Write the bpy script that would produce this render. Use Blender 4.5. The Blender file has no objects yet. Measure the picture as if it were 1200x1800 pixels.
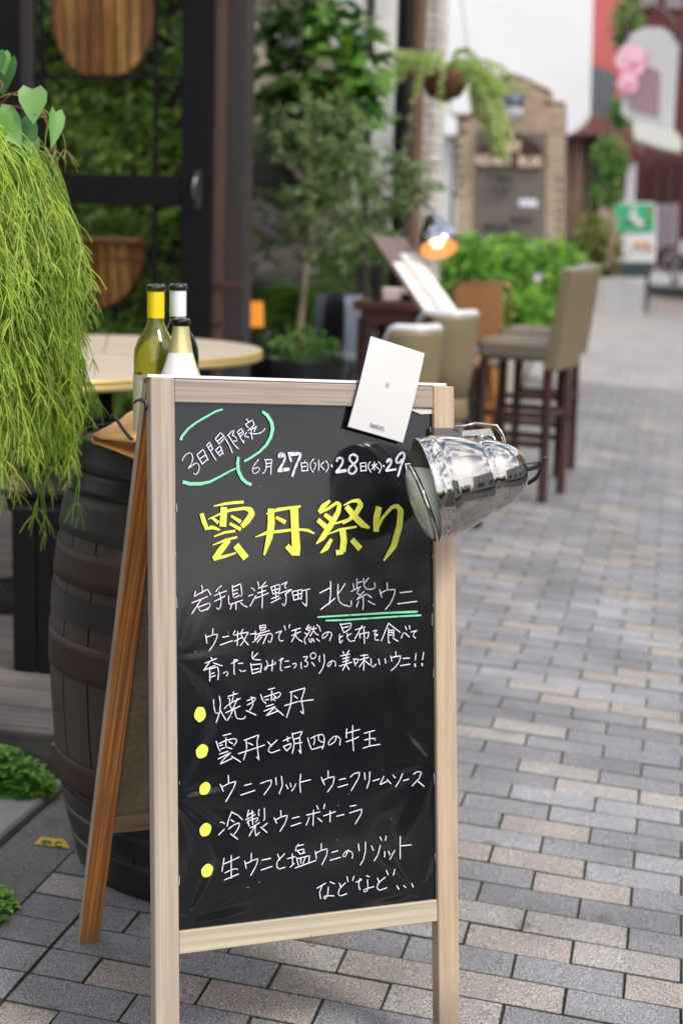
import bpy, math, random
from mathutils import Vector, Matrix
random.seed(7)
R_ = math.radians
SC = bpy.context.scene
COL = SC.collection

# ------------------------------------------------------------------ camera, sky, sun, exposure
EYE = Vector((0.0, 0.0, 1.32))
FPX, CX, CY = 2700.0, 600.0, 900.0
CAMROT = Matrix(((0.976518, -0.065487, 0.205241), (0.21367, 0.172717, -0.961516), (0.027518, 0.982792, 0.182654)))
cam_data = bpy.data.cameras.new('camera')
cam = bpy.data.objects.new('camera', cam_data)
COL.objects.link(cam)
cam.matrix_world = Matrix.Translation(EYE) @ CAMROT.to_4x4()
cam_data.sensor_fit = 'HORIZONTAL'
cam_data.sensor_width = 24.0
cam_data.lens = 24.0 * FPX / 1200.0
cam_data.clip_start = 0.05
cam_data.clip_end = 400.0
cam_data.dof.use_dof = True
cam_data.dof.focus_distance = 2.33
cam_data.dof.aperture_fstop = 3.3
cam_data.dof.aperture_blades = 9
SC.camera = cam

world = bpy.data.worlds.new('World')
SC.world = world
world.use_nodes = True
nt = world.node_tree
nt.nodes.clear()
def wn(t, **k):
    n = nt.nodes.new(t)
    for a, b in k.items(): setattr(n, a, b)
    return n
SUN_EL, SUN_AZ = 48.0, 118.0       # azimuth of the sun measured from +Y (along the street) towards +X
sky = wn('ShaderNodeTexSky', sky_type='NISHITA', sun_disc=False, sun_elevation=R_(SUN_EL), sun_rotation=R_(SUN_AZ),
         air_density=1.0, dust_density=1.5, ozone_density=1.2)
tc = wn('ShaderNodeTexCoord'); mp = wn('ShaderNodeMapping'); mp.inputs['Scale'].default_value = (1.0, 1.0, 2.2)
no = wn('ShaderNodeTexNoise'); no.inputs['Scale'].default_value = 3.4; no.inputs['Detail'].default_value = 7; no.inputs['Roughness'].default_value = .58
rp = wn('ShaderNodeValToRGB'); rp.color_ramp.elements[0].position = .43; rp.color_ramp.elements[1].position = .57
mx = wn('ShaderNodeMix', data_type='RGBA'); mx.inputs['B'].default_value = (10.9, 10.4, 9.9, 1)
bg = wn('ShaderNodeBackground'); bg.inputs['Strength'].default_value = .12
wo = wn('ShaderNodeOutputWorld')
L = nt.links.new
L(tc.outputs['Generated'], mp.inputs['Vector']); L(mp.outputs[0], no.inputs['Vector']); L(no.outputs['Fac'], rp.inputs[0])
L(rp.outputs[0], mx.inputs['Factor']); L(sky.outputs[0], mx.inputs['A']); L(mx.outputs['Result'], bg.inputs['Color']); L(bg.outputs[0], wo.inputs[0])

sd = bpy.data.lights.new('sun', 'SUN'); sd.energy = 1.5; sd.angle = R_(12); sd.color = (1, .93, .84)
so = bpy.data.objects.new('sun', sd); COL.objects.link(so)
sdir = Vector((math.sin(R_(SUN_AZ)) * math.cos(R_(SUN_EL)), math.cos(R_(SUN_AZ)) * math.cos(R_(SUN_EL)), math.sin(R_(SUN_EL))))
so.rotation_euler = sdir.to_track_quat('Z', 'Y').to_euler()
SC.view_settings.view_transform = 'Standard'
SC.view_settings.look = 'None'
SC.view_settings.exposure = 0.92
SC.view_settings.gamma = 1
SC.view_settings.use_curve_mapping = False

# ------------------------------------------------------------------ helpers
def ray(px, py): return CAMROT @ Vector(((px - CX) / FPX, -(py - CY) / FPX, -1.0))
def at(px, py, d): return EYE + ray(px, py) * d                 # point of the place at distance d along the view
def aty(px, py, y): r = ray(px, py); return EYE + r * (y / r.y)  # point on the upright plane Y = y
def atx(px, py, x): r = ray(px, py); return EYE + r * (x / r.x)
GN = Vector((0.0569485, 0, 0.99837712))
def gz(x, y): return -x * GN.x / GN.z                             # the pavement falls gently towards the street
def atg(px, py, h=0): r = ray(px, py); return EYE + r * ((h - GN.dot(EYE)) / GN.dot(r))
def rnd(a, b): return random.uniform(a, b)

def tag(o, label=None, cat=None, group=None, kind=None):
    if label: o['label'] = label
    if cat: o['category'] = cat
    if group: o['group'] = group
    if kind: o['kind'] = kind
    return o
def thing(name, label, cat, loc=(0, 0, 0), group=None):
    o = bpy.data.objects.new(name, None); COL.objects.link(o); o.location = loc; o.empty_display_size = .1
    return tag(o, label, cat, group)
def wl(o):
    v = Vector((0, 0, 0))
    while o: v += o.location; o = o.parent
    return v
def copy_tree(o, parent=None):
    c = o.copy(); COL.objects.link(c); c.parent = parent
    for ch in list(o.children): copy_tree(ch, c)
    return c

class MB:
    def __init__(s): s.v = []; s.f = []; s.m = []; s.sm = []
    def add(s, vs, fs, mi=0, smooth=False):
        b = len(s.v); s.v += [tuple(v) for v in vs]
        for f in fs: s.f.append(tuple(i + b for i in f)); s.m.append(mi); s.sm.append(smooth)
        return s
    def box(s, c, size, M=None, mi=0, bev=0):
        c = Vector(c); x, y, z = [q / 2 for q in size]
        def T(p): p = Vector(p); return c + (M @ p if M else p)
        if bev <= 0:
            vs = [T((i * x, j * y, k * z)) for i in (-1, 1) for j in (-1, 1) for k in (-1, 1)]
            return s.add(vs, [(0, 1, 3, 2), (4, 6, 7, 5), (0, 4, 5, 1), (2, 3, 7, 6), (0, 2, 6, 4), (1, 5, 7, 3)], mi)
        b = min(bev, x * .9, y * .9, z * .9)
        vs = []; 
        for i in (-1, 1):
            for j in (-1, 1):
                for k in (-1, 1):
                    vs += [T((i * (x - b), j * (y - b), k * z)), T((i * (x - b), j * y, k * (z - b))), T((i * x, j * (y - b), k * (z - b)))]
        def V(i, j, k, t): return ((i > 0) * 4 + (j > 0) * 2 + (k > 0)) * 3 + t
        F = []
        for k in (-1, 1): F.append([V(-1, -1, k, 0), V(1, -1, k, 0), V(1, 1, k, 0), V(-1, 1, k, 0)][::k])
        for j in (-1, 1): F.append([V(-1, j, -1, 1), V(1, j, -1, 1), V(1, j, 1, 1), V(-1, j, 1, 1)][::-j])
        for i in (-1, 1): F.append([V(i, -1, -1, 2), V(i, 1, -1, 2), V(i, 1, 1, 2), V(i, -1, 1, 2)][::i])
        for i in (-1, 1):
            for j in (-1, 1): F.append([V(i, j, -1, 1), V(i, j, -1, 2), V(i, j, 1, 2), V(i, j, 1, 1)][::(-i * j)])
        for i in (-1, 1):
            for k in (-1, 1): F.append([V(i, -1, k, 0), V(i, -1, k, 2), V(i, 1, k, 2), V(i, 1, k, 0)][::(i * k)])
        for j in (-1, 1):
            for k in (-1, 1): F.append([V(-1, j, k, 0), V(-1, j, k, 1), V(1, j, k, 1), V(1, j, k, 0)][::(-j * k)])
        for i in (-1, 1):
            for j in (-1, 1):
                for k in (-1, 1): F.append([V(i, j, k, 0), V(i, j, k, 1), V(i, j, k, 2)][::(-i * j * k)])
        return s.add(vs, F, mi)
    def bar(s, a, b, w, d, up=(0, 0, 1), mi=0, bev=0):      # square bar from a to b, w across, d along "up" side
        a = Vector(a); b = Vector(b); z = (b - a); ln = z.length; z.normalize(); u = Vector(up)
        y = (u - z * u.dot(z)); 
        if y.length < 1e-5: y = z.orthogonal()
        y.normalize(); x = y.cross(z)
        M = Matrix((x, y, z)).transposed()
        return s.box((a + b) / 2, (w, d, ln), M, mi, bev)
    def tube(s, pts, r, n=8, mi=0, cap=True, smooth=True, closed=False):
        pts = [Vector(p) for p in pts]; k = len(pts); rs = r if isinstance(r, (list, tuple)) else [r] * k
        vs = []; fs = []; prev = None
        for i, p in enumerate(pts):
            if closed: t = pts[(i + 1) % k] - pts[i - 1]
            else: t = pts[min(i + 1, k - 1)] - pts[max(i - 1, 0)]
            t.normalize()
            x = prev - t * prev.dot(t) if prev else t.orthogonal()
            if x.length < 1e-6: x = t.orthogonal()
            x.normalize(); prev = x; y = t.cross(x)
            for j in range(n):
                a = 2 * math.pi * j / n; vs.append(p + (x * math.cos(a) + y * math.sin(a)) * rs[i])
        for i in range(k if closed else k - 1):
            a0 = i * n; b0 = ((i + 1) % k) * n
            for j in range(n): fs.append((a0 + j, a0 + (j + 1) % n, b0 + (j + 1) % n, b0 + j))
        if cap and not closed: fs += [tuple(range(n))[::-1], tuple((k - 1) * n + j for j in range(n))]
        return s.add(vs, fs, mi, smooth)
    def lathe(s, prof, n=32, org=(0, 0, 0), axis=(0, 0, 1), mi=0, smooth=True, a0=0, a1=2 * math.pi, sx=1, sy=1, xdir=None):
        z = Vector(axis).normalized(); x = (Vector(xdir) if xdir else z.orthogonal()); x = (x - z * x.dot(z)).normalized(); y = z.cross(x); o = Vector(org)
        full = abs(a1 - a0 - 2 * math.pi) < 1e-6; m = n if full else n + 1
        vs = []; fs = []
        for r, h in prof:
            for j in range(m):
                a = a0 + (a1 - a0) * j / n; vs.append(o + x * (math.cos(a) * r * sx) + y * (math.sin(a) * r * sy) + z * h)
        for i in range(len(prof) - 1):
            for j in range(n):
                k = (j + 1) % m; fs.append((i * m + j, i * m + k, (i + 1) * m + k, (i + 1) * m + j))
        return s.add(vs, fs, mi, smooth)
    def prism(s, poly, thick, mi=0, smooth=False):           # poly: list of 3D points (planar); thick: Vector
        n = len(poly); P = [Vector(p) for p in poly]; t = Vector(thick)
        vs = P + [p + t for p in P]
        fs = [tuple(range(n)), tuple(range(2 * n - 1, n - 1, -1))] + [(i, n + i, n + (i + 1) % n, (i + 1) % n) for i in range(n)]
        return s.add(vs, fs, mi, smooth)
    def leaf(s, p, d, nrm, ln, w, mi=0, fold=.25, kind=0):
        p = Vector(p); d = Vector(d).normalized(); nrm = Vector(nrm); x = d.cross(nrm)
        if x.length < 1e-4: x = d.orthogonal()
        x.normalize(); nn = x.cross(d)
        if kind == 0:
            vs = [p, p + d * ln * .45 + x * w / 2 + nn * w * fold, p + d * ln - nn * ln * .1, p + d * ln * .45 - x * w / 2 + nn * w * fold]
            return s.add(vs, [(0, 1, 2), (0, 2, 3)], mi, False)
        # heart leaf
        q = [(0, 0), (.30, -.10), (.50, .12), (.47, .40), (.26, .72), (0, 1.0)]
        vs = []; 
        for a, b in q: vs.append(p + x * (a * w) + d * (b * ln) + nn * (abs(a) * w * fold - (b ** 2) * ln * .18))
        for a, b in q[1:5]: vs.append(p - x * (a * w) + d * (b * ln) + nn * (abs(a) * w * fold - (b ** 2) * ln * .18))
        c = len(vs); vs.append(p + d * ln * .35 - nn * ln * .02)
        o = [0, 1, 2, 3, 4, 5, 9, 8, 7, 6]
        return s.add(vs, [(c, o[i], o[(i + 1) % 10]) for i in range(10)], mi, True)
    def build(s, name, mat, parent=None, kind=None, label=None, bevel=0, world_coords=True, flat=False, subs=0):
        me = bpy.data.meshes.new(name)
        off = wl(parent) if (parent and world_coords) else Vector((0, 0, 0))
        ox, oy, oz = off
        me.from_pydata([(a - ox, b - oy, c - oz) for a, b, c in s.v], [], s.f)
        mats = mat if isinstance(mat, (list, tuple)) else [mat]
        for m in mats: me.materials.append(m)
        me.polygons.foreach_set('material_index', s.m)
        me.polygons.foreach_set('use_smooth', s.sm)
        me.update()
        o = bpy.data.objects.new(name, me); COL.objects.link(o)
        if parent: o.parent = parent
        if bevel:
            b = o.modifiers.new('bevel', 'BEVEL'); b.width = bevel; b.segments = 2; b.limit_method = 'ANGLE'
        if subs:
            b = o.modifiers.new('subd', 'SUBSURF'); b.levels = subs; b.render_levels = subs
        return tag(o, label, kind=kind)

# ------------------------------------------------------------------ materials
def mat(name, col, rough=.6, metal=0, noise=None, bump=None, spec=.5, **kw):
    """noise=(scale, dark colour, amount, (sx,sy,sz)); bump=(scale, strength, dist)"""
    m = bpy.data.materials.new(name); m.use_nodes = True; t = m.node_tree; b = t.nodes['Principled BSDF']
    c4 = tuple(col) + (1,)
    b.inputs['Base Color'].default_value = c4; b.inputs['Roughness'].default_value = rough; b.inputs['Metallic'].default_value = metal
    b.inputs['Specular IOR Level'].default_value = spec
    for k, v in kw.items(): b.inputs[k].default_value = v
    if noise or bump: co = t.nodes.new('ShaderNodeTexCoord')
    src = None
    if noise:
        lst = noise if isinstance(noise, list) else [noise]
        for sc, dc, am, st in lst:
            mp = t.nodes.new('ShaderNodeMapping'); mp.inputs['Scale'].default_value = st
            t.links.new(co.outputs['Object'], mp.inputs['Vector'])
            n = t.nodes.new('ShaderNodeTexNoise'); n.inputs['Scale'].default_value = sc; n.inputs['Detail'].default_value = 5
            t.links.new(mp.outputs[0], n.inputs['Vector'])
            r = t.nodes.new('ShaderNodeMapRange'); r.inputs['From Min'].default_value = .38; r.inputs['From Max'].default_value = .62; r.inputs['To Max'].default_value = am
            t.links.new(n.outputs['Fac'], r.inputs['Value'])
            x = t.nodes.new('ShaderNodeMix'); x.data_type = 'RGBA'; x.inputs['B'].default_value = tuple(dc) + (1,)
            t.links.new(r.outputs[0], x.inputs['Factor'])
            if src: t.links.new(src, x.inputs['A'])
            else: x.inputs['A'].default_value = c4
            src = x.outputs['Result']
        t.links.new(src, b.inputs['Base Color'])
    if bump:
        n = t.nodes.new('ShaderNodeTexNoise'); n.inputs['Scale'].default_value = bump[0]; n.inputs['Detail'].default_value = 4
        if len(bump) > 3:
            mp = t.nodes.new('ShaderNodeMapping'); mp.inputs['Scale'].default_value = bump[3]
            t.links.new(co.outputs['Object'], mp.inputs['Vector']); t.links.new(mp.outputs[0], n.inputs['Vector'])
        else: t.links.new(co.outputs['Object'], n.inputs['Vector'])
        bp = t.nodes.new('ShaderNodeBump'); bp.inputs['Strength'].default_value = bump[1]; bp.inputs['Distance'].default_value = bump[2]
        t.links.new(n.outputs['Fac'], bp.inputs['Height']); t.links.new(bp.outputs[0], b.inputs['Normal'])
    return m
def leafmat(name, col, tr=.35, rough=.5):
    m = bpy.data.materials.new(name); m.use_nodes = True; t = m.node_tree; b = t.nodes['Principled BSDF']
    co = t.nodes.new('ShaderNodeTexCoord'); n = t.nodes.new('ShaderNodeTexNoise'); n.inputs['Scale'].default_value = 9
    t.links.new(co.outputs['Object'], n.inputs['Vector'])
    x = t.nodes.new('ShaderNodeMix'); x.data_type = 'RGBA'; x.inputs['A'].default_value = tuple(c * .72 for c in col) + (1,); x.inputs['B'].default_value = tuple(min(1, c * 1.3) for c in col) + (1,)
    t.links.new(n.outputs['Fac'], x.inputs['Factor']); t.links.new(x.outputs['Result'], b.inputs['Base Color'])
    b.inputs['Roughness'].default_value = rough
    tl = t.nodes.new('ShaderNodeBsdfTranslucent'); t.links.new(x.outputs['Result'], tl.inputs['Color'])
    ms = t.nodes.new('ShaderNodeMixShader'); ms.inputs[0].default_value = tr
    out = t.nodes['Material Output']
    t.links.new(b.outputs[0], ms.inputs[1]); t.links.new(tl.outputs[0], ms.inputs[2]); t.links.new(ms.outputs[0], out.inputs['Surface'])
    return m
def woodmat(name, c1, c2, axis=2, scale=1.0, rough=.6, rings=22, spots=None, contrast=1.0, frame=None, foot=0):
    """grain that runs along one axis (object space, or a frame matrix)"""
    m = bpy.data.materials.new(name); m.use_nodes = True; t = m.node_tree; b = t.nodes['Principled BSDF']
    co = t.nodes.new('ShaderNodeTexCoord'); mp = t.nodes.new('ShaderNodeMapping')
    src = co.outputs['Object']
    if frame is not None:
        vecs = []
        for a in range(3):
            d = t.nodes.new('ShaderNodeVectorMath'); d.operation = 'DOT_PRODUCT'; d.inputs[1].default_value = tuple(frame[a])
            t.links.new(src, d.inputs[0]); vecs.append(d.outputs['Value'])
        cb = t.nodes.new('ShaderNodeCombineXYZ')
        for a in range(3): t.links.new(vecs[a], cb.inputs[a])
        src = cb.outputs[0]
    s = [rings * scale] * 3; s[axis] = 1.1 * scale
    mp.inputs['Scale'].default_value = s; t.links.new(src, mp.inputs['Vector'])
    n = t.nodes.new('ShaderNodeTexNoise'); n.inputs['Scale'].default_value = 2.2; n.inputs['Detail'].default_value = 6; n.inputs['Distortion'].default_value = .5
    t.links.new(mp.outputs[0], n.inputs['Vector'])
    r = t.nodes.new('ShaderNodeValToRGB'); r.color_ramp.elements[0].position = .5 - .14 / contrast; r.color_ramp.elements[1].position = .5 + .14 / contrast
    r.color_ramp.elements[0].color = tuple(c2) + (1,); r.color_ramp.elements[1].color = tuple(c1) + (1,)
    t.links.new(n.outputs['Fac'], r.inputs[0])
    n2 = t.nodes.new('ShaderNodeTexNoise'); n2.inputs['Scale'].default_value = 6 * scale; n2.inputs['Detail'].default_value = 5
    t.links.new(src, n2.inputs['Vector'])
    mr = t.nodes.new('ShaderNodeMapRange'); mr.inputs['From Min'].default_value = .42; mr.inputs['From Max'].default_value = .7; mr.inputs['To Max'].default_value = .6
    t.links.new(n2.outputs['Fac'], mr.inputs['Value'])
    x = t.nodes.new('ShaderNodeMix'); x.data_type = 'RGBA'
    sp = spots or tuple(c * .6 for c in c2)
    x.inputs['B'].default_value = tuple(sp) + (1,)
    t.links.new(mr.outputs[0], x.inputs['Factor']); t.links.new(r.outputs[0], x.inputs['A']); t.links.new(x.outputs['Result'], b.inputs['Base Color'])
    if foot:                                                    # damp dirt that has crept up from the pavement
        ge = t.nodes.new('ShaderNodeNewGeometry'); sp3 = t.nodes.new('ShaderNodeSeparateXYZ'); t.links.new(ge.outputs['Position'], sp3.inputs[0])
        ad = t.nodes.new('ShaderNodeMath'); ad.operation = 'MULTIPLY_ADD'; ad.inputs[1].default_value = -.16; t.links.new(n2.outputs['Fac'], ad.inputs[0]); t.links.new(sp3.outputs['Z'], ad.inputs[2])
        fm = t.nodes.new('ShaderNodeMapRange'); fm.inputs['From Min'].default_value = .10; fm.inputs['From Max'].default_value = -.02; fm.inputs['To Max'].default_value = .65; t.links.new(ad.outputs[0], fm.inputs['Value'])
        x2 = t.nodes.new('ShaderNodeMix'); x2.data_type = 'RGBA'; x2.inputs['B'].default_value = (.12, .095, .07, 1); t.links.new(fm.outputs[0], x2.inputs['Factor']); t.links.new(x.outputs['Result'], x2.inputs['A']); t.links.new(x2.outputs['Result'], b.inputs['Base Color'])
    b.inputs['Roughness'].default_value = rough
    bp = t.nodes.new('ShaderNodeBump'); bp.inputs['Strength'].default_value = .35; bp.inputs['Distance'].default_value = .0008
    t.links.new(n.outputs['Fac'], bp.inputs['Height']); t.links.new(bp.outputs[0], b.inputs['Normal'])
    return m
def paver(name, col, warm=0):
    m = bpy.data.materials.new(name); m.use_nodes = True; t = m.node_tree; b = t.nodes['Principled BSDF']
    ge = t.nodes.new('ShaderNodeNewGeometry')
    n = t.nodes.new('ShaderNodeTexNoise'); n.inputs['Scale'].default_value = 330; n.inputs['Detail'].default_value = 3; n.inputs['Roughness'].default_value = .8
    t.links.new(ge.outputs['Position'], n.inputs['Vector'])
    r = t.nodes.new('ShaderNodeValToRGB'); e = r.color_ramp.elements
    e[0].position = .39; e[0].color = tuple(c * .3 for c in col) + (1,); e[1].position = .64; e[1].color = tuple(min(.8, c * 2.3) for c in col) + (1,)
    mid = e.new(.50); mid.color = tuple(col) + (1,)
    t.links.new(n.outputs['Fac'], r.inputs[0])
    n2 = t.nodes.new('ShaderNodeTexNoise'); n2.inputs['Scale'].default_value = 3.3; n2.inputs['Detail'].default_value = 6
    t.links.new(ge.outputs['Position'], n2.inputs['Vector'])
    mr = t.nodes.new('ShaderNodeMapRange'); mr.inputs['From Min'].default_value = .35; mr.inputs['From Max'].default_value = .7; mr.inputs['To Min'].default_value = 1.12; mr.inputs['To Max'].default_value = .72
    t.links.new(n2.outputs['Fac'], mr.inputs['Value'])
    v = t.nodes.new('ShaderNodeMix'); v.data_type = 'RGBA'; v.blend_type = 'MULTIPLY'; v.inputs['Factor'].default_value = 1
    t.links.new(r.outputs[0], v.inputs['A']); t.links.new(mr.outputs[0], v.inputs['B'])
    n3 = t.nodes.new('ShaderNodeTexNoise'); n3.inputs['Scale'].default_value = 11; n3.inputs['Detail'].default_value = 3; t.links.new(ge.outputs['Position'], n3.inputs['Vector'])
    m3 = t.nodes.new('ShaderNodeMapRange'); m3.inputs['From Min'].default_value = .66; m3.inputs['From Max'].default_value = .76; m3.inputs['To Max'].default_value = .6; t.links.new(n3.outputs['Fac'], m3.inputs['Value'])
    x3 = t.nodes.new('ShaderNodeMix'); x3.data_type = 'RGBA'; x3.inputs['B'].default_value = (.06, .062, .055, 1); t.links.new(m3.outputs[0], x3.inputs['Factor']); t.links.new(v.outputs['Result'], x3.inputs['A'])
    t.links.new(x3.outputs['Result'], b.inputs['Base Color'])
    b.inputs['Roughness'].default_value = .62
    bp = t.nodes.new('ShaderNodeBump'); bp.inputs['Strength'].default_value = .5; bp.inputs['Distance'].default_value = .0012
    t.links.new(n.outputs['Fac'], bp.inputs['Height']); t.links.new(bp.outputs[0], b.inputs['Normal'])
    return m
def glassmat(name, col=(1, 1, 1), rough=.0, tint=.0, refl=None):
    """thin window pane: mirror-like reflection over clear transmission"""
    m = bpy.data.materials.new(name); m.use_nodes = True; t = m.node_tree; t.nodes.remove(t.nodes['Principled BSDF'])
    out = t.nodes['Material Output']
    g = t.nodes.new('ShaderNodeBsdfGlossy'); g.inputs['Roughness'].default_value = rough
    tr = t.nodes.new('ShaderNodeBsdfTransparent'); tr.inputs['Color'].default_value = tuple(col) + (1,)
    fr = t.nodes.new('ShaderNodeFresnel'); fr.inputs['IOR'].default_value = 1.38
    ms = t.nodes.new('ShaderNodeMixShader')
    t.links.new(fr.outputs[0], ms.inputs[0]); t.links.new(tr.outputs[0], ms.inputs[1]); t.links.new(g.outputs[0], ms.inputs[2]); t.links.new(ms.outputs[0], out.inputs['Surface'])
    return m

M = {}
M['paver_blue'] = paver('paver_blue', (.176, .178, .190))
M['paver_dark'] = paver('paver_dark', (.152, .153, .163))
M['paver_light'] = paver('paver_light', (.222, .225, .238))
M['paver_pink'] = paver('paver_pink', (.250, .222, .206))
M['paver_white'] = paver('paver_white', (.252, .238, .230))
M['concrete_dark'] = paver('concrete_dark', (.115, .113, .108))
M['concrete_slab'] = mat('concrete_slab', (.31, .305, .305), .85, noise=[(6, (.17, .17, .175), .6, (1, 1, 1)), (160, (.15, .15, .15), .5, (1, 1, 1))], bump=(120, .3, .002))
M['joint'] = mat('joint_soil', (.06, .058, .048), .95, noise=[(1.6, (.055, .08, .025), .9, (1, 1, 1)), (90, (.02, .02, .018), .7, (1, 1, 1))], bump=(200, .5, .003))
M['white_paint'] = mat('white_paint', (.78, .78, .80), .6, noise=(1.2, (.7, .7, .72), .5, (1, 1, 1)))
M['black_paint'] = mat('black_paint', (.006, .006, .007), .55, spec=.12, noise=(4, (.011, .010, .011), .5, (1, 1, .2)), bump=(60, .15, .002))
M['grey_frame'] = mat('grey_frame', (.034, .031, .029), .6, spec=.15, noise=(3, (.05, .05, .05), .6, (1, 1, .3)))
M['rust_frame'] = mat('rust_frame', (.065, .028, .02), .6, noise=(8, (.04, .02, .016), .7, (1, 1, .4)))
M['brown_frame'] = mat('brown_frame', (.16, .085, .055), .6, noise=(5, (.09, .05, .035), .7, (1, 1, .2)))
M['dark'] = mat('dark_interior', (.02, .018, .017), .8)
M['chrome'] = mat('chrome', (.44, .425, .41), .08, 1.0, noise=(30, (.30, .275, .25), .6, (1, 1, 1)), bump=(60, .04, .002))
M['steel'] = mat('steel', (.55, .55, .53), .22, 1.0, bump=(40, .1, .001))
M['black_rubber'] = mat('black_rubber', (.018, .018, .022), .45)

# ------------------------------------------------------------------ ground and pavement
RX, RY, RX0, RY0 = .1985, .0962, -.61, 2.262
gm = bpy.data.materials.new('far_paving'); gm.use_nodes = True
t = gm.node_tree; b = t.nodes['Principled BSDF']; ge = t.nodes.new('ShaderNodeNewGeometry')
mpn = t.nodes.new('ShaderNodeMapping'); mpn.inputs['Location'].default_value = (-RX0 + 40 * RX, -RY0 + 40 * RY, 0)
br = t.nodes.new('ShaderNodeTexBrick'); br.inputs['Scale'].default_value = 1; br.inputs['Brick Width'].default_value = RX; br.inputs['Row Height'].default_value = RY
br.inputs['Mortar Size'].default_value = .004; br.inputs['Color1'].default_value = (.23, .23, .235, 1); br.inputs['Color2'].default_value = (.33, .32, .315, 1); br.inputs['Mortar'].default_value = (.07, .08, .05, 1)  # far stones coloured paler than the near ones for the brighter light there
t.links.new(ge.outputs['Position'], mpn.inputs['Vector']); t.links.new(mpn.outputs[0], br.inputs['Vector']); t.links.new(br.outputs['Color'], b.inputs['Base Color']); b.inputs['Roughness'].default_value = .75

def sheet(name, poly, dz, m, kind='structure', parent=None, sub=1):
    mb = MB(); mb.add([(x, y, gz(x, y) + dz) for x, y in poly], [tuple(range(len(poly)))]); return mb.build(name, m, parent, kind=kind)
ground = sheet('ground', [(-90, -30), (90, -30), (90, 260), (-90, 260)], -.075, M['joint'])
far = sheet('pavement_far', [(-6, 13.5), (1.9, 13.5), (1.9, 120), (-6, 120)], 0, gm)
road = sheet('road', [(2.05, -12), (7.4, -12), (7.4, 120), (2.05, 120)], -.07, mat('asphalt', (.055, .056, .06), .85, noise=(60, (.09, .09, .09), .5, (1, 1, 1))))
mb = MB(); mb.bar((1.97, -6, gz(1.97, 0) - .06), (1.97, 120, gz(1.97, 0) - .06), .15, .14); mb.build('kerb', M['concrete_slab'], kind='structure')
pave = sheet('pavement', [(-6, -1), (1.9, -1), (1.9, 13.5), (-6, 13.5)], -.0055, M['joint'])

def stone_mesh(name, m, sx, sy, k):
    mb = MB(); h = .05; e = .0012
    j = [rnd(-.0012, .0012) for _ in range(8)]
    x, y = sx / 2 - .0004, sy / 2 - .0004
    lo = [(-x + j[0], -y, -h), (x, -y + j[1], -h), (x + j[2], y, -h), (-x, y + j[3], -h)]
    md = [(a, b_, -e) for a, b_, _ in lo]
    up = [(a * (1 - e / x), b_ * (1 - e / y), 0) for a, b_, _ in lo]
    mb.add(lo + md + up, [(i, (i + 1) % 4, 4 + (i + 1) % 4, 4 + i) for i in range(4)] + [(4 + i, 4 + (i + 1) % 4, 8 + (i + 1) % 4, 8 + i) for i in range(4)] + [(8, 9, 10, 11)])
    mb.m = [1] * 8 + [0]                                          # soil clings to the arrises and sides
    return mb
PC = ['paver_blue', 'paver_dark', 'paver_light', 'paver_pink', 'paver_white']
def pick(x, y):
    # the photograph's stones: pinkish ones scattered, more of them near the lens on the right
    r = random.random()
    near = y < 3.1
    if near and x > -.75: return random.choices(range(5), [30, 14, 16, 20, 20])[0]
    if near: return random.choices(range(5), [38, 34, 8, 12, 8])[0]
    return random.choices(range(5), [54, 9, 20, 13, 4])[0]
cells = []
for iy in range(-14, 118):
    y = RY0 + (iy + .5) * RY
    if y > 13.45 or y < 1.0: continue
    odd = iy % 2
    for ix in range(-12, 13):
        x = RX0 + ix * RX + (0 if odd else RX / 2) + RX / 2
        sx = RX
        lim = -1.004 if y < 6.0 else -1.97
        if x + sx / 2 <= lim + .02: continue
        if x - sx / 2 < lim:
            nx = x + sx / 2; sx = nx - lim; x = (lim + nx) / 2
        if x > 1.85: continue
        if sx < .03: continue
        cells.append((x, y, sx, pick(x, y)))
    if y < 6.0: cells.append((-1.064, y, .116, pick(-1.06, y)))
def inview(x, y):
    v = CAMROT.transposed() @ (Vector((x, y, gz(x, y))) - EYE)
    if v.z > -.2: return False
    px, py = CX + FPX * v.x / -v.z, CY - FPX * v.y / -v.z
    if not (-70 < px < 1270 and 300 < py < 1850): return False
    if 330 < px < 755 and 690 < py < 1600: return False
    return True
vis = sorted([c for c in cells if inview(c[0], c[1])], key=lambda c: c[1])[:300]
vs_ = set(id(c) for c in vis)
smesh = {}
def gp(x, y): return Matrix.Rotation(math.atan2(GN.x, GN.z), 4, 'Y')
GROT = math.atan2(GN.x, GN.z)
cnt = 0
for c in vis:
    x, y, sx, pc = c
    key = (round(sx, 3), pc, random.randrange(2))
    if key not in smesh:
        o = stone_mesh('paving_stone', None, sx - .0022, RY - .0022, 0).build('paving_stone', [M[PC[pc]], M['joint']], pave, world_coords=False)
        smesh[key] = o.data
    else:
        o = bpy.data.objects.new('paving_stone', smesh[key]); COL.objects.link(o); o.parent = pave
    o.location = (x, y, gz(x, y) + rnd(-.0012, .0012)); o.rotation_euler = (rnd(-.006, .006), GROT + rnd(-.004, .004), rnd(-.004, .004))
rest = [MB() for _ in range(1)][0]
for c in cells:
    if id(c) in vs_: continue
    x, y, sx, pc = c
    s = stone_mesh('', None, sx - .0022, RY - .0022, 0)
    z0 = rnd(-.001, .001); rest.add([(vx + x, vy + y, vz + gz(vx + x, y) + z0) for vx, vy, vz in s.v], s.f, pc); rest.m[-9:] = [5] * 8 + [pc]
rest.build('paving_stones_far', [M[p] for p in PC] + [M['joint']], pave, kind='stuff')

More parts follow.
